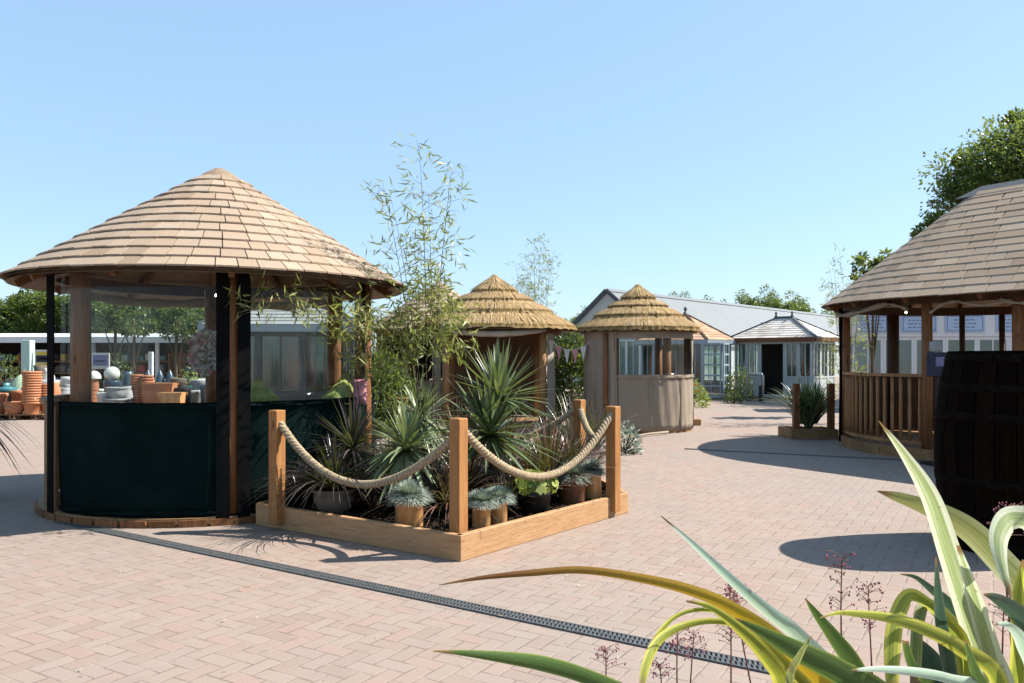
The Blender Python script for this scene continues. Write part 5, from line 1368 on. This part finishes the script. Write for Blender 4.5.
fleaf([(648,650,2),(660,632,5),(675,617,4),(695,610,4),(720,612,5),(745,625,7),(800,680,9),(920,800,12)], 1.17, 1.34, 'bl_yel', 40, .35)
fleaf([(433,651,1),(465,653,6),(510,658,12),(545,664,15),(585,676,15),(640,700,16),(760,760,18),(920,810,18)], 1.02, 1.32, 'bl_green', 15, .3)
fleaf([(735,618,1),(757,629,9),(796,650,20),(840,672,25),(890,705,28),(960,800,24)], 1.00, 1.28, 'bl_green', 20, .35, 'broad dark green leaf')
fleaf([(805,598,1),(815,612,7),(835,638,14),(852,662,18),(872,700,19),(940,800,18)], 1.22, 1.36, 'bl_green', 20, .3)
fleaf([(820,618,1),(838,613,4),(860,614,7),(890,618,10),(925,629,13),(960,648,15),(1000,684,16),(1010,800,16)], .98, 1.26, 'bl_yel', 10, .3, 'thin yellow green leaf arching across the others')
fleaf([(893,700,10),(892,655,15),(896,620,15),(908,597,14),(925,601,10),(945,620,14),(965,660,16),(970,800,16)], 1.14, 1.32, 'bl_yel', 30, .3)
fleaf([(915,690,9),(916,655,11),(918,625,11),(926,606,10),(945,615,12),(960,650,14),(965,800,14)], 1.19, 1.33, 'bl_olive', 30, .3)
fleaf([(936,557,1),(938,590,7),(941,620,11),(946,650,13),(953,690,13),(965,800,13)], 1.10, 1.30, 'bl_dark', 20, .4, 'narrow upright blue green leaf')
fleaf([(900,574,1),(915,577,4),(930,588,7),(950,606,12),(962,640,16),(970,690,18),(975,800,16)], 1.24, 1.36, 'bl_dark', 20, .3)
fleaf([(920,640,4),(930,660,22),(940,690,26),(960,800,20)], 1.26, 1.36, 'bl_dark', 10, .3)
fleaf([(984,594,2),(1000,600,12),(1025,620,20),(1050,660,22),(1020,800,20)], 1.16, 1.32, 'bl_dark', 15, .3)
fleaf([(995,624,2),(1010,626,7),(1024,645,14),(1036,690,18),(1010,800,18)], 1.10, 1.30, 'bl_mint', 20, .3)
fleaf([(1024,560,3),(1018,600,12),(1020,650,16),(1015,700,17),(1000,800,16)], 1.22, 1.34, 'bl_yel', 35, .3)
fleaf([(852,670,2),(880,669,6),(915,672,9),(950,679,10),(1000,700,12),(1000,800,14)], .95, 1.25, 'bl_mint', 15, .3)
fleaf([(920,685,3),(905,640,6),(912,665,9),(930,690,12),(955,800,14)][1:], 1.05, 1.28, 'bl_green', 15, .3)
fleaf([(965,640,2),(975,670,10),(985,700,14),(985,800,14)], 1.05, 1.26, 'bl_green', 25, .3)
fleaf([(812,636,1),(800,655,6),(790,680,8),(800,720,9),(900,800,10)], .98, 1.25, 'bl_olive', 25, .3)
# coral bells flower stalks
def stalk(label, base, mid, tip, d, n, mat='leaf_pinkbud', span=.55):
    s = thing('coral_bells', label, 'flower', P(base[0],base[1],d), 0, 'coral bells flower stalks'); o = Vector(s.location)
    pts = [Vector(P(*q, d))-o for q in (base, mid, tip)]; pts = [Vector(p) for p in catmull([tuple(p) for p in pts], 8)]
    ex = [V(-.01,.03,-.35)] if True else []
    mb = MB(); mb.tube([pts[0]+V(.04,0,-.45)]+pts, [.002]+[.0018-.001*i/len(pts) for i in range(len(pts))], 6)
    bd = MB()
    for k in range(n):
        t = 1-span*(rnd()**1.2); i = min(len(pts)-2, int(t*(len(pts)-1))); p = pts[i]+(pts[i+1]-pts[i])*(t*(len(pts)-1)-i)
        a = ru(0,2*PI); l = ru(.008,.034)*(1.25-t*.7+.2); d_ = V(math.cos(a), math.sin(a)*.7, ru(.1,.7)); e = p+d_*l
        mb.tube([p, p+d_*l*.5+V(0,0,.002), e], .0006, 3, False)
        for m in range(random.choice((1,1,2,3))):
            c = e+rdir()*.004; r = ru(.0011,.0021); bd.lathe([(0,-r*1.4),(r*.8,-r*.5),(r,r*.3),(r*.5,r*1.2),(0,r*1.3)], 6, c)
    mb.build('stem', 'stalk', s, True); bd.build('buds', mat, s, True)
stalk('tallest coral bells stalk crossing the barrel shadow', (842,668),(841,610),(842,557), 1.45, 34)
stalk('thin coral bells stalk beside the tallest one', (872,672),(870,630),(868,586), 1.6, 40)
stalk('leaning coral bells stalk over the drain line', (752,690),(742,640),(733,592), 1.5, 46)
stalk('straight coral bells stalk over the drain line', (731,690),(731,640),(730,588), 1.55, 40)
stalk('short coral bells stalk clear of the others', (606,690),(606,668),(606,649), 1.6, 24)
stalk('coral bells stalk just before the drooping leaf', (677,690),(677,655),(678,632), 1.6, 24)
stalk('second coral bells stalk just past the drooping leaf', (690,690),(692,660),(694,634), 1.65, 22)
stalk('coral bells stalk against the dark barrel', (1004,560),(1005,535),(1007,508), 1.5, 30)
stalk('coral bells stalk between the blades by the barrel', (1002,665),(1003,630),(1004,600), 1.5, 30)
stalk('short coral bells stalk at the foot of the drooping leaf', (662,695),(661,678),(660,664), 1.6, 22)
